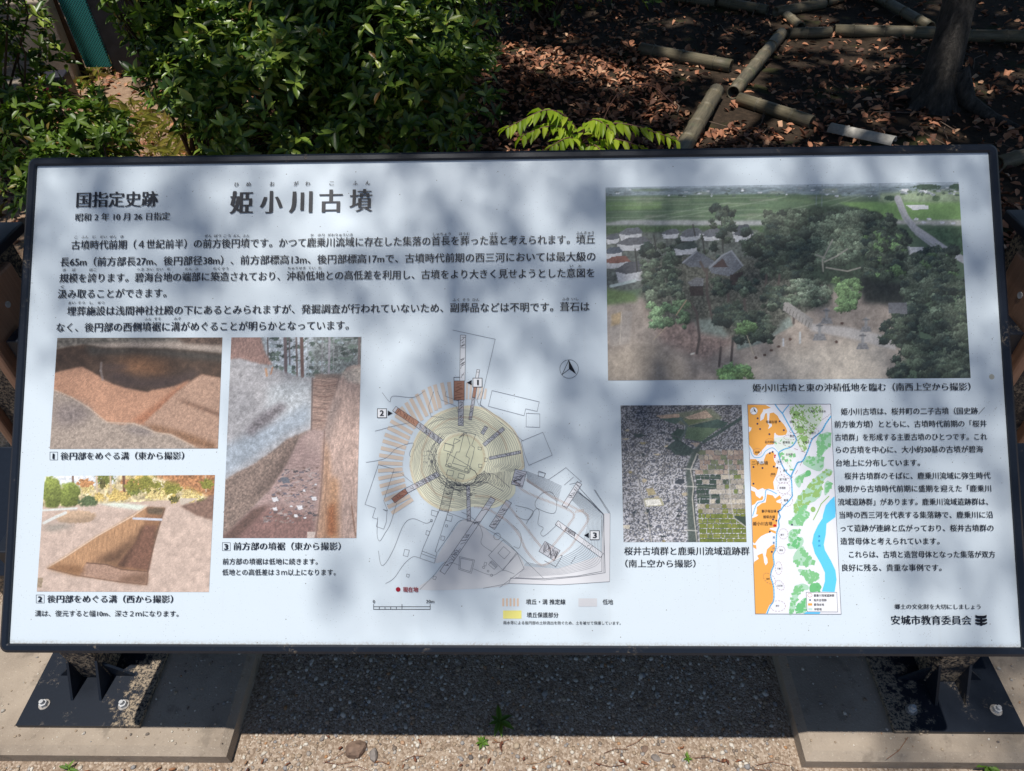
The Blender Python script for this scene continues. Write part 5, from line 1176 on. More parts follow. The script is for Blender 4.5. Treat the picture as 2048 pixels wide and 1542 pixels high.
# ------------------------------------------------------------------ print on the board: plan of the mound, key, map, emblem
M_ink = ink_mat('plan print', 0.42)
class Print:
    def __init__(s, view): s.view = view; s.V = []; s.F = []; s.C = []; s.n = 0; s.z = 0.0005
    def uv(s, pts):
        o, k = s.view; return np.array([panel_uv(o[0] + x / k, o[1] + y / k) for x, y in pts])
    def _add(s, P, tris, col, z):
        s.V.append(np.column_stack([P, np.full(len(P), z)])); s.F.append(np.asarray(tris, int).reshape(-1, 3) + s.n)
        s.C.append(np.tile(lin(col), (len(P), 1))); s.n += len(P)
    def fill(s, pts, col, dz=0.0):
        P = s.uv(pts); t_ = tessellate_polygon([[Vector((x, y, 0)) for x, y in P]])
        s.z += 2e-7; s._add(P, t_, col, s.z + dz)
    def line(s, pts, w=0.0007, col=(70, 74, 84), closed=False, dz=0.0003):
        P = s.uv(pts)
        if closed: P = np.vstack([P, P[:1]])
        Q = []; T = []
        for a, b_ in zip(P[:-1], P[1:]):
            d = b_ - a; L = np.hypot(*d)
            if L < 1e-6: continue
            d = d / L; nrm = np.array([-d[1], d[0]]) * w / 2; e = d * w * .35; k = len(Q)
            Q += [a - e - nrm, b_ + e - nrm, b_ + e + nrm, a - e + nrm]; T += [(k, k + 1, k + 2), (k, k + 2, k + 3)]
        if Q: s.z += 1e-8; s._add(np.array(Q), T, col, s.z + dz)
    def ticks(s, pts, length, gap, w=0.00045, col=(190, 140, 100), closed=False, base=False):
        """short strokes across a curve, as surveyors draw a bank"""
        p = np.array(pts, float)
        if closed: p = np.vstack([p, p[:1]])
        seg = np.linalg.norm(np.diff(p, axis=0), axis=1); cum = np.concatenate([[0], np.cumsum(seg)])
        for d in np.arange(gap / 2, cum[-1], gap):
            i = min(np.searchsorted(cum, d) - 1, len(seg) - 1); f = (d - cum[i]) / seg[i]; q = p[i] + (p[i + 1] - p[i]) * f
            t_ = (p[i + 1] - p[i]) / seg[i]; n_ = np.array([-t_[1], t_[0]]) * length / 2
            s.line([q - n_, q + n_], w, col)
        if base: s.line(pts, 0.0005, col, closed)
    def rect(s, a, b_, half, col=None, edge=(70, 72, 84), w=0.0007, deco=0, decocol=(84, 84, 92)):
        a = np.array(a, float); b_ = np.array(b_, float); d = b_ - a; L = np.linalg.norm(d); d /= L; n_ = np.array([-d[1], d[0]]) * half
        q = [a - n_, b_ - n_, b_ + n_, a + n_]
        if col is not None: s.fill(q, col, 0.00012)
        s.line(q, w, edge, True)
        r = random.Random(int(a[0] * 3 + b_[1]))
        for k in range(deco):
            t0 = r.uniform(.03, .95) * L; t1 = min(L, t0 + r.uniform(-.3, .9) * half * 2.2); t1 = max(0, t1)
            s.line([a + d * t0 - n_ * r.uniform(.3, 1), a + d * (t0 + t1) / 2 + n_ * r.uniform(-.5, .5), a + d * t1 + n_ * r.uniform(.3, 1)], 0.0007, decocol)
    def build(s, name, label=None):
        V = np.concatenate(s.V); F = np.concatenate(s.F); C = np.concatenate(s.C)
        a, b_, c = V[F[:, 0]], V[F[:, 1]], V[F[:, 2]]; nz = (b_ - a)[:, 0] * (c - a)[:, 1] - (b_ - a)[:, 1] * (c - a)[:, 0]
        F[nz < 0] = F[nz < 0][:, ::-1]
        o = fast_mesh(name, V, [F], M_ink, panel, smooth=False)
        at_ = o.data.color_attributes.new('ink', 'FLOAT_COLOR', 'POINT'); at_.data.foreach_set('color', np.column_stack([C, np.ones(len(C))]).astype(np.float32).ravel())
        if label: o['label'] = label
        return o
def spline(pts, n=8, closed=False):
    p = np.array(pts, float); N = len(p); out = []
    rng_ = range(N if closed else N - 1)
    for i in rng_:
        g = lambda j: p[j % N] if closed else p[min(max(j, 0), N - 1)]
        a, b_, c, d = g(i - 1), g(i), g(i + 1), g(i + 2)
        for t_ in np.linspace(0, 1, n, endpoint=False):
            out.append(.5 * ((2 * b_) + (-a + c) * t_ + (2 * a - 5 * b_ + 4 * c - d) * t_ ** 2 + (-a + 3 * b_ - 3 * c + d) * t_ ** 3))
    if not closed: out.append(p[-1])
    return [tuple(q) for q in out]

V6 = ((720, 650), 3.938); V7 = ((720, 900), 3.793)
def z7(x, y): return ((x / 3.793) * 3.938, (900 - 650 + y / 3.793) * 3.938)   # second close-up -> first close-up
S7 = lambda pts: [z7(*q) for q in pts]
P = Print(V6)
LINE = (84, 88, 100)
# low ground (grey) and protected mound (yellow)
P.fill(S7(spline([(640, 850), (560, 960), (455, 1058), (935, 1048), (1140, 1010), (1245, 900), (1190, 780), (1000, 640), (900, 550), (780, 530), (650, 700), (570, 850)], 6, True)), (216, 218, 222))
P.fill(S7([(1130, 1012), (1560, 1022), (1895, 1000), (1895, 480), (1850, 480), (1830, 800), (1500, 900), (1240, 880)]), (220, 221, 226))
MOUND = spline([(780, 640), (600, 700), (470, 830), (410, 960), (392, 1100), (420, 1240), (500, 1370), (620, 1450), (760, 1465), (900, 1430), (1060, 1440), (1180, 1370), (1225, 1300), (1210, 1170), (1290, 1130), (1285, 1040), (1265, 930), (1200, 810), (1090, 720), (950, 645)], 6, True)
P.fill(MOUND, (234, 233, 208))
P.fill(spline([(800, 862), (690, 900), (625, 1000), (620, 1110), (680, 1200), (800, 1240), (900, 1210), (975, 1120), (985, 1010), (920, 900)], 6, True), (226, 226, 196))
# dotted band of the ditch
cx, cy = 800, 1045
for k, a_ in enumerate(np.linspace(148, 247, 20)): pass
bars = [((700, 450), (722, 620)), ((644, 456), (682, 625)), ((590, 470), (632, 655)), ((545, 486), (602, 672)), ((497, 512), (562, 692)), ((445, 545), (528, 718)), ((400, 580), (490, 752)), ((362, 612), (462, 790)), ((322, 648), (435, 815)), ((280, 712), (420, 800)),
        ((242, 755), (412, 852)), ((220, 808), (392, 892)), ((196, 862), (378, 930)), ((180, 912), (362, 968)), ((166, 968), (350, 1010)), ((152, 1025), (340, 1052)), ((145, 1086), (335, 1094)), ((143, 1148), (335, 1136)), ((146, 1210), (345, 1172)), ((156, 1270), (352, 1218)), ((172, 1328), (360, 1262)), ((192, 1380), (375, 1300)), ((220, 1436), (395, 1345)), ((250, 1482), (415, 1372))]
for a_, b_ in bars: P.rect(a_, b_, 14, (219, 203, 188), (219, 203, 188), 0.0002)
for a_, b_ in (((845, 455), (840, 585)), ((875, 460), (868, 585)), ((905, 470), (898, 585)), ((935, 480), (925, 585)), ((962, 490), (950, 582)), ((992, 502), (980, 582))): P.rect(a_, b_, 8, (220, 207, 196), (220, 207, 196), 0.0002)
# contours of the round mound
def ringpts(f, seed, a0=0, a1=360, n=90, wob=7):
    inner = np.array([(800 + 190 * math.cos(math.radians(a)), 1045 + 190 * math.sin(math.radians(a))) for a in np.linspace(a0, a1, n)])
    out = []
    M_ = np.array(MOUND)
    ang = np.degrees(np.arctan2(M_[:, 1] - 1045, M_[:, 0] - 800)) % 360; r_ = np.hypot(M_[:, 0] - 800, M_[:, 1] - 1045); o_ = np.argsort(ang)
    for a in np.linspace(a0, a1, n):
        R_ = np.interp(a % 360, ang[o_], r_[o_], period=360)
        nz = (float(vnoise(np.array([a / 9.0 + seed * 5]), np.array([seed * .31]), 4)[0]) - .5) * wob * 2
        rr = 196 + (R_ - 14 - 196) * f + nz
        out.append((800 + rr * math.cos(math.radians(a)), 1045 + rr * math.sin(math.radians(a))))
    return out
for k in range(17): P.line(ringpts(.06 + k * .055, k * .12), 0.0005, (112, 116, 118))
for k in range(9): P.line(ringpts(.03 + k * .03, k * .2 + 7, 30, 175, 50, 16), 0.0006, (96, 98, 104))
for k in range(5): P.line(ringpts(.1 + k * .05, k * .3 + 3, 170, 230, 30, 20), 0.0006, (110, 112, 116))
P.ticks([(800 + 180 * math.cos(t_), 1045 + 184 * math.sin(t_)) for t_ in np.linspace(0, 2 * math.pi, 60)], 19, 10.5, closed=True)
P.ticks(ringpts(.62, .4, 100, 350), 15, 10); P.ticks(ringpts(1.02, .2, 100, 372), 17, 10)
# the shrine on top
P.line([(770, 830), (820, 845), (912, 860), (880, 948), (902, 965), (890, 1030), (850, 1170), (672, 1110), (735, 950), (660, 928)], 0.0007, LINE)
for q in ([(780, 890), (838, 850), (868, 948), (835, 1030), (862, 1050), (845, 1120), (728, 1088), (760, 1000), (785, 1000), (820, 850)], [(672, 930), (742, 950), (725, 1005), (660, 985)], [(690, 1010), (680, 1100), (860, 1165), (875, 1120)], [(790, 910), (745, 895), (735, 940)], [(690, 1140), (740, 1150), (730, 1190), (680, 1180)], [(780, 1165), (825, 1180), (815, 1215), (770, 1200)], [(930, 960), (960, 965), (955, 985), (930, 980)], [(985, 1045), (1005, 1050), (1000, 1078), (980, 1075)], [(935, 1095), (962, 1098), (958, 1125), (935, 1120)], [(760, 1235), (795, 1245), (790, 1270), (760, 1262)]): P.line(q, 0.0007, LINE, True)
for x, y in ((706, 1102), (838, 1142)): P.line([(x + 14 * math.cos(a), y + 14 * math.sin(a)) for a in np.linspace(0, 6.28, 12)], 0.0007, LINE)
# stairs and slope lines
P.line([(690, 1195), (625, 1460)], 0.0008, (74, 78, 88)); P.line([(755, 1215), (695, 1475)], 0.0008, (74, 78, 88))
for k in range(26): P.line([(682 - k * 2.2, 1228 + k * 9.2), (748 - k * 2.2, 1242 + k * 9.2)], 0.0006, (88, 92, 98))
for k in range(22): P.line([(925 + k * 10, 1180 - k * 1.2), (905 + k * 11, 1225 + k * 2.5)], 0.0006, (92, 94, 100))
P.line([(925, 1185), (990, 1165), (1060, 1175), (1180, 1280)], .0007, LINE); P.line([(900, 1230), (1000, 1240), (1130, 1310)], .0007, LINE)
P.line([(870, 1130), (905, 1150), (925, 1185), (900, 1240), (850, 1268), (760, 1262)], 0.0011, (60, 64, 72))
for k in range(60):
    x = random.uniform(640, 920); y = random.uniform(1240, 1340); P.line([(x, y), (x + random.uniform(-30, 30), y + random.uniform(5, 16))], 0.0006, (78, 82, 88))
for k in range(40):
    x = random.uniform(500, 600); y = random.uniform(985, 1110); P.line([(x, y), (x + random.uniform(-14, 14), y + random.uniform(4, 18))], 0.0006, (110, 112, 116))
# outlines of buildings, plots and paths around
for q, cl in (([(730, 40), (1065, 112), (945, 630), (1285, 915)], 0), ([(945, 625), (1035, 690), (1180, 800), (1272, 960), (1300, 1150)], 0), ([(1040, 516), (1412, 605), (1395, 680), (1305, 660), (1292, 714), (1010, 640)], 1), ([(1310, 695), (1416, 700), (1416, 806), (1308, 802)], 1), ([(1270, 915), (1440, 845), (1514, 1025), (1330, 1105), (1298, 1025)], 1),
              ([(1405, 1160), (1410, 1150), (1462, 1168), (1450, 1200), (1404, 1190)], 1), ([(175, 532), (235, 605), (260, 560), (420, 570), (510, 520)], 0), ([(120, 836), (250, 800), (390, 770)], 0), ([(50, 1082), (200, 1050), (290, 970), (420, 930), (390, 1010), (400, 1040)], 0), ([(580, 525), (540, 640), (560, 720), (660, 730)], 0), ([(610, 520), (640, 590), (760, 640), (775, 700)], 0), ([(680, 520), (670, 560), (780, 600)], 0), ([(955, 520), (920, 590), (940, 640)], 0), ([(972, 520), (945, 620)], 0)):
    P.line(spline(q, 5) if not cl and len(q) > 4 and q[0][0] < 1000 and q[0][1] > 500 else q, 0.0006, (112, 116, 128), bool(cl))
for q, cl in (([(140, 110), (260, 145), (180, 385), (210, 460), (175, 450), (205, 465), (200, 545), (180, 600), (125, 580), (135, 525), (95, 512), (118, 440), (38, 412)], 1), ([(545, 455), (592, 468), (580, 505), (540, 492)], 1), ([(660, 490), (702, 500), (692, 542), (652, 532)], 1), ([(505, 610), (530, 618), (522, 648), (498, 640)], 1), ([(618, 650), (645, 657), (636, 686), (612, 680)], 1), ([(340, 752), (375, 760), (362, 808), (328, 800)], 1), ([(355, 940), (376, 945), (370, 965), (352, 960)], 1), ([(558, 956), (580, 962), (572, 984), (552, 978)], 1),
              ([(600, 460), (480, 740), (455, 820), (565, 858), (585, 775), (570, 770), (668, 470)], 0), ([(470, 765), (575, 805)], 0), ([(465, 785), (572, 825)], 0), ([(1560, 132), (1680, 240), (1590, 260)], 0), ([(1430, 225), (1560, 135)], 0), ([(1550, 265), (1620, 205)], 0), ([(1775, 300), (1885, 475), (1897, 480), (1893, 998), (1520, 1022), (1128, 1012), (1145, 970)], 0), ([(1783, 304), (1893, 472)], 0), ([(1128, 1012), (935, 1048)], 0), ([(1060, 1042), (1245, 900), (1190, 775)], 0),
              ([(755, 808), (870, 835), (845, 935), (750, 905)], 1), ([(765, 820), (858, 840), (838, 922), (760, 898)], 1), ([(1085, 682), (1190, 775), (1085, 912), (975, 800)], 1), ([(1090, 732), (1140, 776), (1095, 826), (1046, 782)], 1), ([(1000, 840), (1042, 880), (1018, 905), (975, 868)], 1), ([(985, 850), (1028, 890)], 0), ([(992, 845), (1035, 885)], 0), ([(945, 850), (962, 855), (955, 880), (940, 874)], 1), ([(1355, 165), (1405, 178), (1395, 208), (1350, 195)], 1), ([(1085, 905), (1195, 785)], 0), ([(1600, 860), (1640, 800)], 0)):
    P.line(S7(q), 0.0006, (112, 116, 126), bool(cl))
for q in ([(135, 510), (130, 640), (150, 690), (190, 630), (230, 560), (280, 400)], [(140, 765), (160, 870), (200, 850), (260, 740), (330, 570), (400, 520), (500, 555), (545, 535)], [(195, 1012), (260, 970), (330, 870), (400, 810), (455, 820)], [(455, 1058), (560, 950), (650, 850), (755, 875)], [(590, 770), (680, 640), (740, 550), (800, 530), (870, 555), (1000, 620), (1120, 700), (1190, 775), (1390, 970)], [(770, 470), (830, 500), (900, 560), (930, 640), (920, 710), (1000, 770)], [(660, 470), (790, 520), (900, 560)], [(240, 170), (310, 175), (350, 210), (400, 250)], [(860, 900), (1000, 950), (1085, 912), (1170, 940)], [(1330, 390), (1380, 330), (1450, 320), (1490, 390), (1470, 480), (1340, 440), (1330, 390)], [(1260, 560), (1330, 450), (1360, 470), (1350, 560), (1390, 590), (1370, 630), (1400, 650), (1500, 560)], [(1180, 420), (1310, 460), (1270, 530), (1180, 500)], [(1160, 570), (1220, 640), (1210, 740), (1165, 730)]):
    P.line(S7(spline(q, 5)), 0.0006, (122, 126, 134))
for x, y, r_ in ((938, 890, 9), (972, 918, 7), (998, 950, 9), (1040, 655, 26), (543, 535, 9), (657, 575, 9)): P.line(S7([(x + r_ * math.cos(a), y + r_ * math.sin(a)) for a in np.linspace(0, 6.28, 12)]), .0006, LINE)
# contours of the square front part
for k in range(13):
    f = k / 12
    P.line(S7(spline([(1262 + 6 * f, 160 + 80 * f), (1400 - 10 * f, 215 + 100 * f), (1530 - 30 * f, 275 + 120 * f)], 6)), .00042, (122, 126, 134))
    P.line(S7(spline([(1640 - 30 * f, 310 + 70 * f), (1760 - 90 * f, 400 + 40 * f), (1835 - 110 * f, 520 + 20 * f), (1835 - 130 * f, 680 - 20 * f), (1810 - 150 * f, 860 - 120 * f), (1600 - 100 * f, 930 - 100 * f), (1420 - 40 * f, 950 - 80 * f), (1200 + 60 * f, 960 - 110 * f)], 6)), .00042, (128, 132, 140))
for q in ([(1640, 260), (1850, 490)], [(1655, 310), (1845, 490), (1860, 930)], [(1835, 490), (1835, 920)], [(1850, 490), (1850, 925)], [(1140, 970), (1400, 985), (1660, 960), (1860, 930)], [(1180, 968), (1400, 975), (1650, 955), (1835, 920)], [(1640, 310), (1760, 400), (1850, 490)]): P.line(S7(q), .0008, (96, 100, 112))
for q in ([(1255, 220), (1330, 270), (1440, 345), (1530, 390), (1640, 445), (1720, 490), (1725, 540), (1660, 640), (1590, 740), (1500, 810), (1400, 870), (1340, 850), (1260, 760), (1210, 650), (1140, 560), (1060, 500), (960, 445), (870, 430)], [(1165, 225), (1230, 300), (1340, 355), (1480, 410), (1620, 480), (1580, 570), (1500, 680), (1430, 760)], [(1030, 370), (1110, 410), (1180, 490), (1260, 590), (1330, 680), (1380, 740)], [(870, 350), (990, 355), (1040, 380)], [(1630, 470), (1700, 455)]):
    P.ticks(S7(spline(q, 8)), 18, 10.5, col=(196, 146, 110))
# trenches
GR = (196, 198, 206); BR_ = (168, 124, 104)
P.rect((812, 80), (806, 440), 21, (228, 231, 236), deco=18); P.rect((796, 590), (794, 792), 21, GR, deco=14); P.line([(740, 412), (740, 590)], .0009, (70, 72, 84)); P.line([(740, 412), (788, 412)], .0009, (70, 72, 84))
P.rect((781, 440), (781, 592), 41, BR_, deco=9, decocol=(110, 74, 62))
P.rect((932, 352), (908, 490), 11, (226, 229, 234), deco=4); P.rect((908, 490), (896, 572), 12, BR_); P.rect((896, 572), (868, 745), 12, GR, deco=10)
P.rect((270, 658), (300, 680), 22, (216, 216, 222)); P.rect((288, 672), (452, 782), 23, (192, 144, 120), deco=10, decocol=(130, 88, 70)); P.rect((452, 782), (640, 920), 22, GR, deco=18)
P.rect((262, 1384), (366, 1306), 22, (172, 122, 104), deco=4, decocol=(120, 80, 66)); P.rect((366, 1306), (618, 1172), 20, (206, 208, 216), deco=22)
P.rect((1132, 815), (975, 945), 14, GR, deco=10); P.rect((995, 800), (962, 858), 14, GR, deco=4); P.rect((1018, 1050), (1265, 1000), 11, GR, deco=14)
P.rect((852, 1265), (858, 1545), 14, GR, deco=16)
P.rect(z7(1220, 155), z7(1190, 270), 46, (196, 198, 208), deco=14)
P.rect(z7(1665, 250), z7(1550, 430), 21, (222, 225, 232), deco=10); P.rect(z7(1492, 550), z7(1835, 800), 19, (226, 228, 234), deco=5); P.rect(z7(1560, 595), z7(1630, 640), 14, (176, 178, 186), deco=8)
P.rect(z7(1010, 365), z7(625, 930), 22, (212, 215, 222), deco=26); P.rect(z7(1130, 390), z7(1000, 590), 24, (206, 209, 216), deco=14)
P.rect(z7(1380, 730), z7(1495, 800), 46, (196, 198, 206), deco=20); P.line(S7([(1520, 800), (1535, 800), (1485, 885), (1400, 840)]), .0007, LINE)
# number boxes and arrows
for (x, y), dx in (((926, 454), -1), ((174, 695), 1), (z7(1780, 646), -1)):
    P.fill([(x - 36, y - 35), (x + 36, y - 35), (x + 36, y + 35), (x - 36, y + 35)], (232, 235, 240), 0.0005)
    P.line([(x - 36, y - 35), (x + 36, y - 35), (x + 36, y + 35), (x - 36, y + 35)], .0011, (30, 33, 44), True, 0.0006)
    s_ = 46 if dx < 0 else 46
    P.fill([(x + dx * (s_), y - 21), (x + dx * (s_ + 38), y), (x + dx * s_, y + 21)] , (18, 21, 32), 0.0006)
# north arrow
ring_ = [(1647 + 73 * math.cos(a), 347 + 73 * math.sin(a)) for a in np.linspace(0, 2 * math.pi, 40)]
P.line(ring_, .0006, (40, 44, 56)); P.fill([(1645, 276), (1703, 388), (1648, 348)], (14, 17, 28), 0.0004); P.line([(1645, 276), (1648, 348), (1592, 390)], .0009, (40, 44, 56), True)
# here-you-are dot, scale, key
x, y = z7(290, 1057); P.fill([(x + 18.5 * math.cos(a), y + 18.5 * math.sin(a)) for a in np.linspace(0, 6.28, 25)[:-1]], (150, 22, 44), 0.0004)
for q in ([(104, 1170), (104, 1208), (533, 1208), (533, 1170)], [(104, 1188), (533, 1188)], [(319, 1170), (319, 1208)]) + tuple([(147 + 43 * k, 1188), (147 + 43 * k, 1208)] for k in range(4)): P.line(S7(q), .0010, (50, 54, 66))
for k in range(5): P.fill(S7([(1080 + 27.5 * k, 1125), (1094 + 27.5 * k, 1125), (1094 + 27.5 * k, 1185), (1080 + 27.5 * k, 1185)]), (222, 194, 172))
P.fill(S7([(1657, 1125), (1798, 1125), (1798, 1187), (1657, 1187)]), (208, 209, 214)); P.fill(S7([(1085, 1217), (1225, 1217), (1225, 1279), (1085, 1279)]), (236, 228, 134))
for (x0, y0, x1, y1) in ((100.3, 904, 115.6, 919.8), (72.8, 1189.6, 88.8, 1205.8), (445, 1085, 460.8, 1101)):
    q = [((a - 720) * 3.938, (c - 650) * 3.938) for a, c in ((x0, y0), (x1, y0), (x1, y1), (x0, y1))]; P.line(q, .0006, (90, 94, 104), True)
P.build('site_plan', 'line plan of the keyhole mound in yellow with striped ditch')

# ---- location map
VA = ((1480, 790), 6.427); MP = Print(VA)
def lo(x, y): return (x, y + (1010 - 790) * 6.427)
L_ = lambda pts: [lo(*q) for q in pts]
BORDER = [(95, 120), (1162, 118), (1298 - 0, 1402 + 1414), (195, 1398 + 1414)]
MP.fill(BORDER, (232, 234, 242))
OR = (236, 170, 84); BL = (110, 194, 240); G1 = (176, 214, 190); G2 = (132, 196, 140); G3 = (150, 190, 116); G4 = (112, 190, 128)
jag = lambda pts, a=5, seed=1: [(x + random.uniform(-a, a), y + random.uniform(-a, a)) for x, y in spline(pts, 4, True)]
def orange(pts): MP.fill(pts, OR, 2e-5)
orange([(97, 125), (330, 128), (395, 165), (320, 185), (300, 180), (290, 215), (262, 260), (258, 335), (300, 310), (325, 235), (345, 235), (350, 300), (352, 360), (375, 390), (360, 440), (410, 400), (405, 370), (370, 362), (375, 290), (380, 235), (430, 225), (480, 265), (510, 320), (560, 375), (590, 420), (606, 470), (590, 510), (540, 520), (490, 520), (460, 505), (455, 485), (440, 490), (436, 560), (460, 600), (440, 630), (345, 640), (300, 690), (260, 735), (215, 780), (180, 765), (160, 700), (118, 640), (112, 480), (140, 455), (148, 420), (110, 405)])
orange([(345, 755), (400, 730), (440, 745), (430, 800), (440, 850), (462, 880), (452, 925), (490, 945), (470, 1020), (445, 1070), (425, 1120), (440, 1220), (370, 1205), (320, 1215), (290, 1195), (230, 1220), (190, 1190), (142, 1170), (128, 825), (205, 825), (260, 890), (310, 880), (305, 840), (330, 770)])
orange([(140, 1225), (190, 1245), (205, 1295), (255, 1330), (285, 1290), (300, 1320), (285, 1350), (220, 1360), (190, 1400), (150, 1420)])
orange([(345, 1275), (420, 1290), (450, 1330), (510, 1285), (530, 1330), (465, 1360), (470, 1380), (530, 1395), (525, 1470)] + L_([(505, 60), (485, 130), (480, 200), (470, 285), (385, 295), (380, 310), (440, 330), (462, 340), (460, 370), (400, 345), (380, 355), (330, 370), (270, 400), (230, 440), (190, 495), (165, 480), (155, 170), (215, 145), (235, 125), (205, 120), (215, 60)]) + [(215, 1440), (280, 1390), (330, 1380)])
orange(L_([(165, 510), (205, 515), (212, 570), (170, 545)]))
orange(L_([(400, 520), (440, 500), (455, 560), (420, 640), (435, 760), (405, 850), (395, 930), (430, 1050), (430, 1230), (375, 1290), (330, 1395), (195, 1396), (175, 770), (180, 730), (240, 690), (220, 650), (260, 630), (290, 620), (300, 660), (310, 740), (330, 775), (355, 740), (350, 690), (330, 650), (345, 570)]))
RIV = spline([(450, 122), (500, 190), (545, 240), (600, 340), (650, 430), (690, 500), (722, 570), (700, 620), (650, 670), (560, 700), (495, 745), (505, 800), (530, 880), (560, 940), (600, 1000), (650, 1050), (662, 1120), (668, 1250), (665, 1310), (600, 1390), (565, 1420), (520, 1480)] + L_([(500, 70), (500, 110), (515, 150), (495, 200), (500, 270), (475, 340), (465, 440), (460, 560), (425, 640), (437, 760), (402, 850), (395, 930), (430, 1050), (432, 1220), (385, 1300), (345, 1395)]), 4)
MP.line(RIV, .0022, BL, dz=.00008)
for q, w_ in (([(625, 130), (570, 195), (545, 240)], .0018), ([(1165, 275), (1100, 370), (1050, 460), (980, 520), (925, 570), (890, 660), (850, 760), (800, 850), (740, 870), (700, 950), (665, 1020), (655, 1075)], .0026), ([(125, 680), (160, 780), (210, 805), (280, 790), (330, 720), (400, 680), (440, 690), (495, 745)], .0012), ([(470, 1270), (370, 1220), (330, 1230), (320, 1330), (290, 1370), (240, 1380), (200, 1430)] + L_([(160, 140)]), .0014)):
    MP.line(spline(q, 4), w_, BL, dz=.0001)
MP.fill([(1213, 1300), (1160, 1350), (1100, 1420), (1065, 1542)] + L_([(1060, 170), (1000, 260), (945, 380), (925, 490), (960, 620), (1040, 760), (1090, 870), (1090, 980), (1050, 1112), (1215, 1118), (1240, 960), (1225, 840), (1170, 720), (1090, 580), (1075, 510), (1100, 380), (1110, 240), (1225, 155), (1228, 60)]), (100, 206, 250), 3e-5)
MP.fill(L_([(830, 1380), (850, 1372), (1035, 1376), (1020, 1400), (815, 1398)]), (110, 200, 245), 3e-5)
GZ_ = [([(640, 200), (660, 140), (1030, 130), (1050, 320), (900, 540), (830, 740), (730, 600), (740, 490), (680, 400)], (218, 230, 214), G3, 300, .75), ([(430, 580), (520, 540), (700, 570), (700, 640), (500, 720)], (222, 232, 226), G2, 6, .3), ([(500, 750), (620, 690), (720, 770), (660, 850), (680, 980), (560, 860)], (222, 232, 226), G2, 24, .0),
       ([(1010, 520), (1150, 480), (1170, 640), (1060, 760), (1080, 860), (1030, 980), (820, 900), (810, 830), (850, 790), (1000, 780), (990, 680), (980, 620)], G1, G2, 120, 0), ([(700, 1080), (840, 990), (900, 970), (905, 1020), (830, 1060), (760, 1190)], G1, G2, 50, 0),
       ([(850, 1200), (950, 1080), (1120, 950), (1190, 1000), (1080, 1090), (1050, 1180), (1040, 1290), (980, 1350), (870, 1420), (800, 1540), (700, 1520), (690, 1420), (760, 1290)], G1, G3, 160, 0), ([(1080, 1170), (1120, 1100), (1170, 1150), (1150, 1230), (1090, 1290)], G1, G2, 18, 0),
       (L_([(700, 30), (860, 0), (850, 70), (900, 110), (840, 200), (770, 265), (640, 260), (630, 210), (700, 140)]), G1, G2, 60, 0), (L_([(640, 330), (780, 315), (740, 390), (700, 470), (620, 465)]), G1, G2, 22, 0), (L_([(620, 510), (760, 415), (815, 440), (780, 540), (640, 565)]), G1, G4, 24, 0),
       (L_([(810, 530), (870, 650), (960, 750), (840, 780), (740, 770), (680, 700), (720, 590)]), G1, G2, 60, 0), (L_([(745, 830), (900, 840), (1000, 900), (1010, 960), (880, 1000), (820, 920)]), G1, G2, 60, 0), (L_([(900, 1020), (1000, 1005), (1045, 1060), (1000, 1110), (900, 1115)]), G4, G4, 10, 0), (L_([(720, 1030), (840, 1015), (885, 1080), (760, 1140), (690, 1380), (630, 1385), (680, 1110)]), G1, G2, 60, 0), (L_([(730, 1300), (840, 1190), (850, 1370), (790, 1390), (740, 1390)]), G1, G4, 40, 0)]
def inpoly(x, y, q): return inside((x, y), np.array(q, float))
rm = random.Random(5)
for q, bgc, fg, n_, ang in GZ_:
    MP.fill(jag(q, 4), bgc, 1.0e-5)
    a = np.array(q); k = 0
    while k < n_ and n_:
        x, y = rm.uniform(a[:, 0].min(), a[:, 0].max()), rm.uniform(a[:, 1].min(), a[:, 1].max()); k += 1
        if not inpoly(x, y, q): continue
        th = (-.75 if rm.random() < .5 else .82) if ang else rm.uniform(0, 3); l1, l2 = (rm.uniform(8, 26), rm.uniform(5, 11)) if ang else (rm.uniform(12, 34), rm.uniform(10, 26))
        e1 = np.array([math.cos(th), math.sin(th)]); e2 = np.array([-e1[1], e1[0]]); c = np.array([x, y])
        MP.fill([c + e1 * l1 + e2 * l2 * rm.uniform(.4, 1), c - e1 * l1 * rm.uniform(.6, 1) + e2 * l2, c - e1 * l1 - e2 * l2 * rm.uniform(.5, 1), c + e1 * l1 * .9 - e2 * l2], fg, 4e-5)
for x, y, r_ in ((825, 570, 40), (937, 1470, 32), (720, 250, 44), (780, 450, 44), (875, 1005, 36)): MP.fill([(x + r_ * math.cos(a), y + r_ * 1.1 * math.sin(a)) for a in np.linspace(0, 6.28, 18)[:-1]], G3 if r_ != 36 else G4, 5e-5)
MP.line([(1140, 1300), (1040, 1400), (1000, 1490)] + [lo(940, 190)], .0016, G3)
DOT = (66, 56, 92); RED = (206, 32, 36)
def dot(x, y, r_=12, c=DOT): MP.fill([(x + r_ * math.cos(a), y + r_ * math.sin(a)) for a in np.linspace(0, 6.28, 14)[:-1]], c, .0004)
for x, y in ((225, 300), (222, 370), (256, 437), (507, 338), (561, 452), (376, 503), (418, 731), (381, 746), (432, 920), (478, 934), (171, 925), (287, 938), (171, 1139)): dot(x, y)
for x, y in ((488, 84), (422, 184), (465, 200), (381, 341), (407, 600), (666, 252)): dot(*lo(x, y))
dot(448, 775, 12, RED); dot(444, 798, 10, RED); dot(*lo(440, 262), 16, RED); MP.fill(L_([(440, 252), (466, 250), (466, 276), (440, 272)]), RED, .0004)
DASH = (150, 96, 110)
def dashed(pts, w=.0005):
    for i in range(0, len(pts) - 1, 2): MP.line([pts[i], pts[i + 1]], w, DASH)
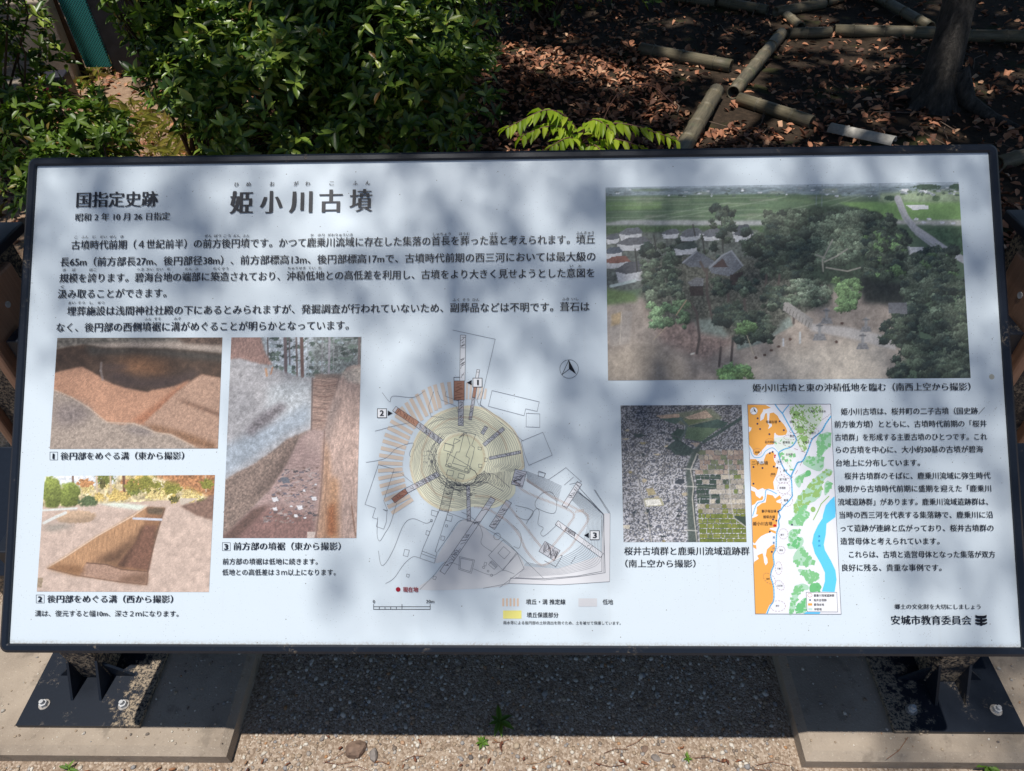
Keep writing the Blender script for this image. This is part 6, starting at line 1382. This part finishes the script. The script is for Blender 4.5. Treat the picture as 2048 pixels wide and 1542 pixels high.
def oval(cx, cy, rx, ry, t_=0): dashed([(cx + rx * math.cos(a) * math.cos(t_) - ry * math.sin(a) * math.sin(t_), cy + rx * math.cos(a) * math.sin(t_) + ry * math.sin(a) * math.cos(t_)) for a in np.linspace(0, 2 * math.pi, 30)])
for a in ((555, 1080, 88, 55), (560, 1195, 80, 75), (600, 1350, 75, 80), (510, 860, 42, 30), (640, 545, 80, 32), (220, 730, 55, 45), (420, 1030, 32, 22), (385, 600, 60, 40)): oval(*a)
for a in ((555, 370, 58, 66), (525, 578, 52, 48), (495, 810, 42, 82), (375, 945, 90, 55, .7), (510, 1030, 70, 46, .9), (485, 1297, 98, 68)): oval(a[0], lo(0, a[1])[1], *a[2:])
for q in ([(650, 160), (640, 240), (740, 330), (830, 250), (780, 200)], [(740, 330), (670, 420), (640, 480), (820, 490), (900, 390), (800, 310)], [(820, 490), (910, 560), (1010, 470), (900, 390)], [(450, 600), (620, 660), (840, 740)], [(730, 570), (780, 690), (840, 745)], [(500, 750), (600, 860), (680, 985)], [(1160, 240), (1100, 290), (1050, 320)], [(920, 560), (850, 740), (680, 1050), (540, 1030), (510, 920)]):
    s_ = spline(q, 6); dashed(s_, .0006)
MP.fill([(175 + 48 * math.cos(a), 205 + 48 * math.sin(a)) for a in np.linspace(0, 6.28, 22)[:-1]], (238, 240, 246), .0004); MP.line([(175 + 48 * math.cos(a), 205 + 48 * math.sin(a)) for a in np.linspace(0, 6.28, 22)], .0004, (150, 150, 160), dz=.0005)
MP.fill([(174, 162), (212, 230), (176, 205)], (16, 18, 28), .0006); MP.line([(174, 162), (140, 228), (176, 205)], .0004, (120, 130, 150), dz=.0006)
MP.fill(L_([(848, 1121), (1240, 1121), (1252, 1372), (860, 1370)]), (238, 240, 246), .0004); MP.line(L_([(848, 1121), (1240, 1121), (1252, 1372), (860, 1370)]), .0006, (90, 92, 110), True, .0006)
MP.line([(q[0] + 30 * 0, q[1]) for q in [(lo(895, 1157)[0] + 28 * math.cos(a), lo(0, 1157)[1] + 25 * math.sin(a)) for a in np.linspace(0, 6.28, 20)]], .0006, (206, 120, 130), dz=.0006)
dot(*lo(898, 1220), 12, (40, 70, 130)); MP.fill(L_([(872, 1261), (925, 1261), (925, 1291), (872, 1291)]), OR, .0006); MP.fill(L_([(875, 1322), (928, 1322), (928, 1352), (875, 1352)]), (196, 222, 220), .0006)
MP.line(BORDER, .0007, (84, 86, 110), True, .0003)
MP.build('location_map', 'tall printed map in orange green and blue')
# names on the map (set while the type object is alive)
t = Lettering()
def mt_(s_, zx, zy, em, low=False, w=None, **k): t.at(s_, 1480 + zx / 6.427, (1010 if low else 790) + zy / 6.427, em, w, **(k or SMALL))
for s_, x, y, e in (('塚越古墳', 400, 345, 6.0), ('神ノ木', 725, 252, 5), ('別所', 930, 210, 4.6), ('寄本木', 1055, 210, 5), ('稲葉', 663, 343, 5), ('竹ヶ花', 770, 410, 5), ('上橋下', 925, 487, 5.2), ('野辺', 665, 528, 5), ('下橋下', 843, 607, 5.2), ('古井堤跡', 378, 602, 5.2), ('彼岸田', 590, 607, 5.2), ('本神', 217, 735, 5), ('古井堤', 628, 762, 5), ('宮下', 578, 970, 4.8), ('宮西', 422, 1015, 4.8), ('宮下南', 550, 1083, 5.2), ('寺領間', 540, 1192, 4.4), ('亀塚', 588, 1350, 5), ('桜林', 505, 857, 4.6)):
    mt_(s_, x, y, e)
mt_('二子古墳', 252, 872, 8, w=32.5, **BODY)
for s_, x, y, e in (('獅子塚古墳', 368, 77, 6.4), ('姫塚古墳', 370, 150, 6.4), ('堀下', 540, 380, 4), ('鹿乗川流域遺跡群', 1075, 1160, 5.6), ('桜井古墳群', 1025, 1220, 5.6), ('碧海台地', 1010, 1277, 5.6), ('沖積地', 995, 1337, 5.6), ('下懸', 495, 815, 3.8), ('加美', 355, 945, 3.8), ('五反田', 508, 1033, 3.8), ('惣作', 478, 1292, 3.8), ('寄島', 525, 577, 3.8)):
    mt_(s_, x, y, e, True)
mt_('姫小川古墳', 287, 237, 8, True, w=39, **BODY)
t.build_each('map_text', (0.03, 0.022, 0.03))
t = Lettering()
for k, s_ in enumerate('矢作川'): mt_(s_, 1014, 398 + 60 * k, 4.6, True)
t.build('river_text', (0.02, 0.18, 0.42)); t = Lettering()
for s_, x, y in (('鹿', 432, 413), ('乗', 430, 482), ('川', 427, 552)): mt_(s_, x, y, 4.6, True)
t.build('river_text', (0.02, 0.18, 0.42))
# emblem of the city beside the signature: three stacked curved bars joined by a stem
E_ = Print(((1660, 790), 3.211)); E_.z = 0.0020
BK = (20, 22, 32)
E_.fill([(929, 1410), (946, 1416), (984, 1416), (1003, 1410), (1000, 1428), (984, 1433), (946, 1433), (931, 1427)], BK)
E_.fill([(929, 1436), (960, 1440), (974, 1440), (1003, 1434), (1004, 1446), (986, 1455), (946, 1455), (929, 1447)], BK)
E_.fill([(929, 1457), (945, 1461), (990, 1461), (1005, 1456), (1005, 1466), (988, 1474), (976, 1474), (974, 1480), (961, 1480), (959, 1474), (944, 1474), (930, 1467)], BK)
E_.fill([(960, 1428), (974, 1428), (974, 1466), (960, 1466)], BK)
E_.build('emblem')
bpy.data.objects.remove(fo)
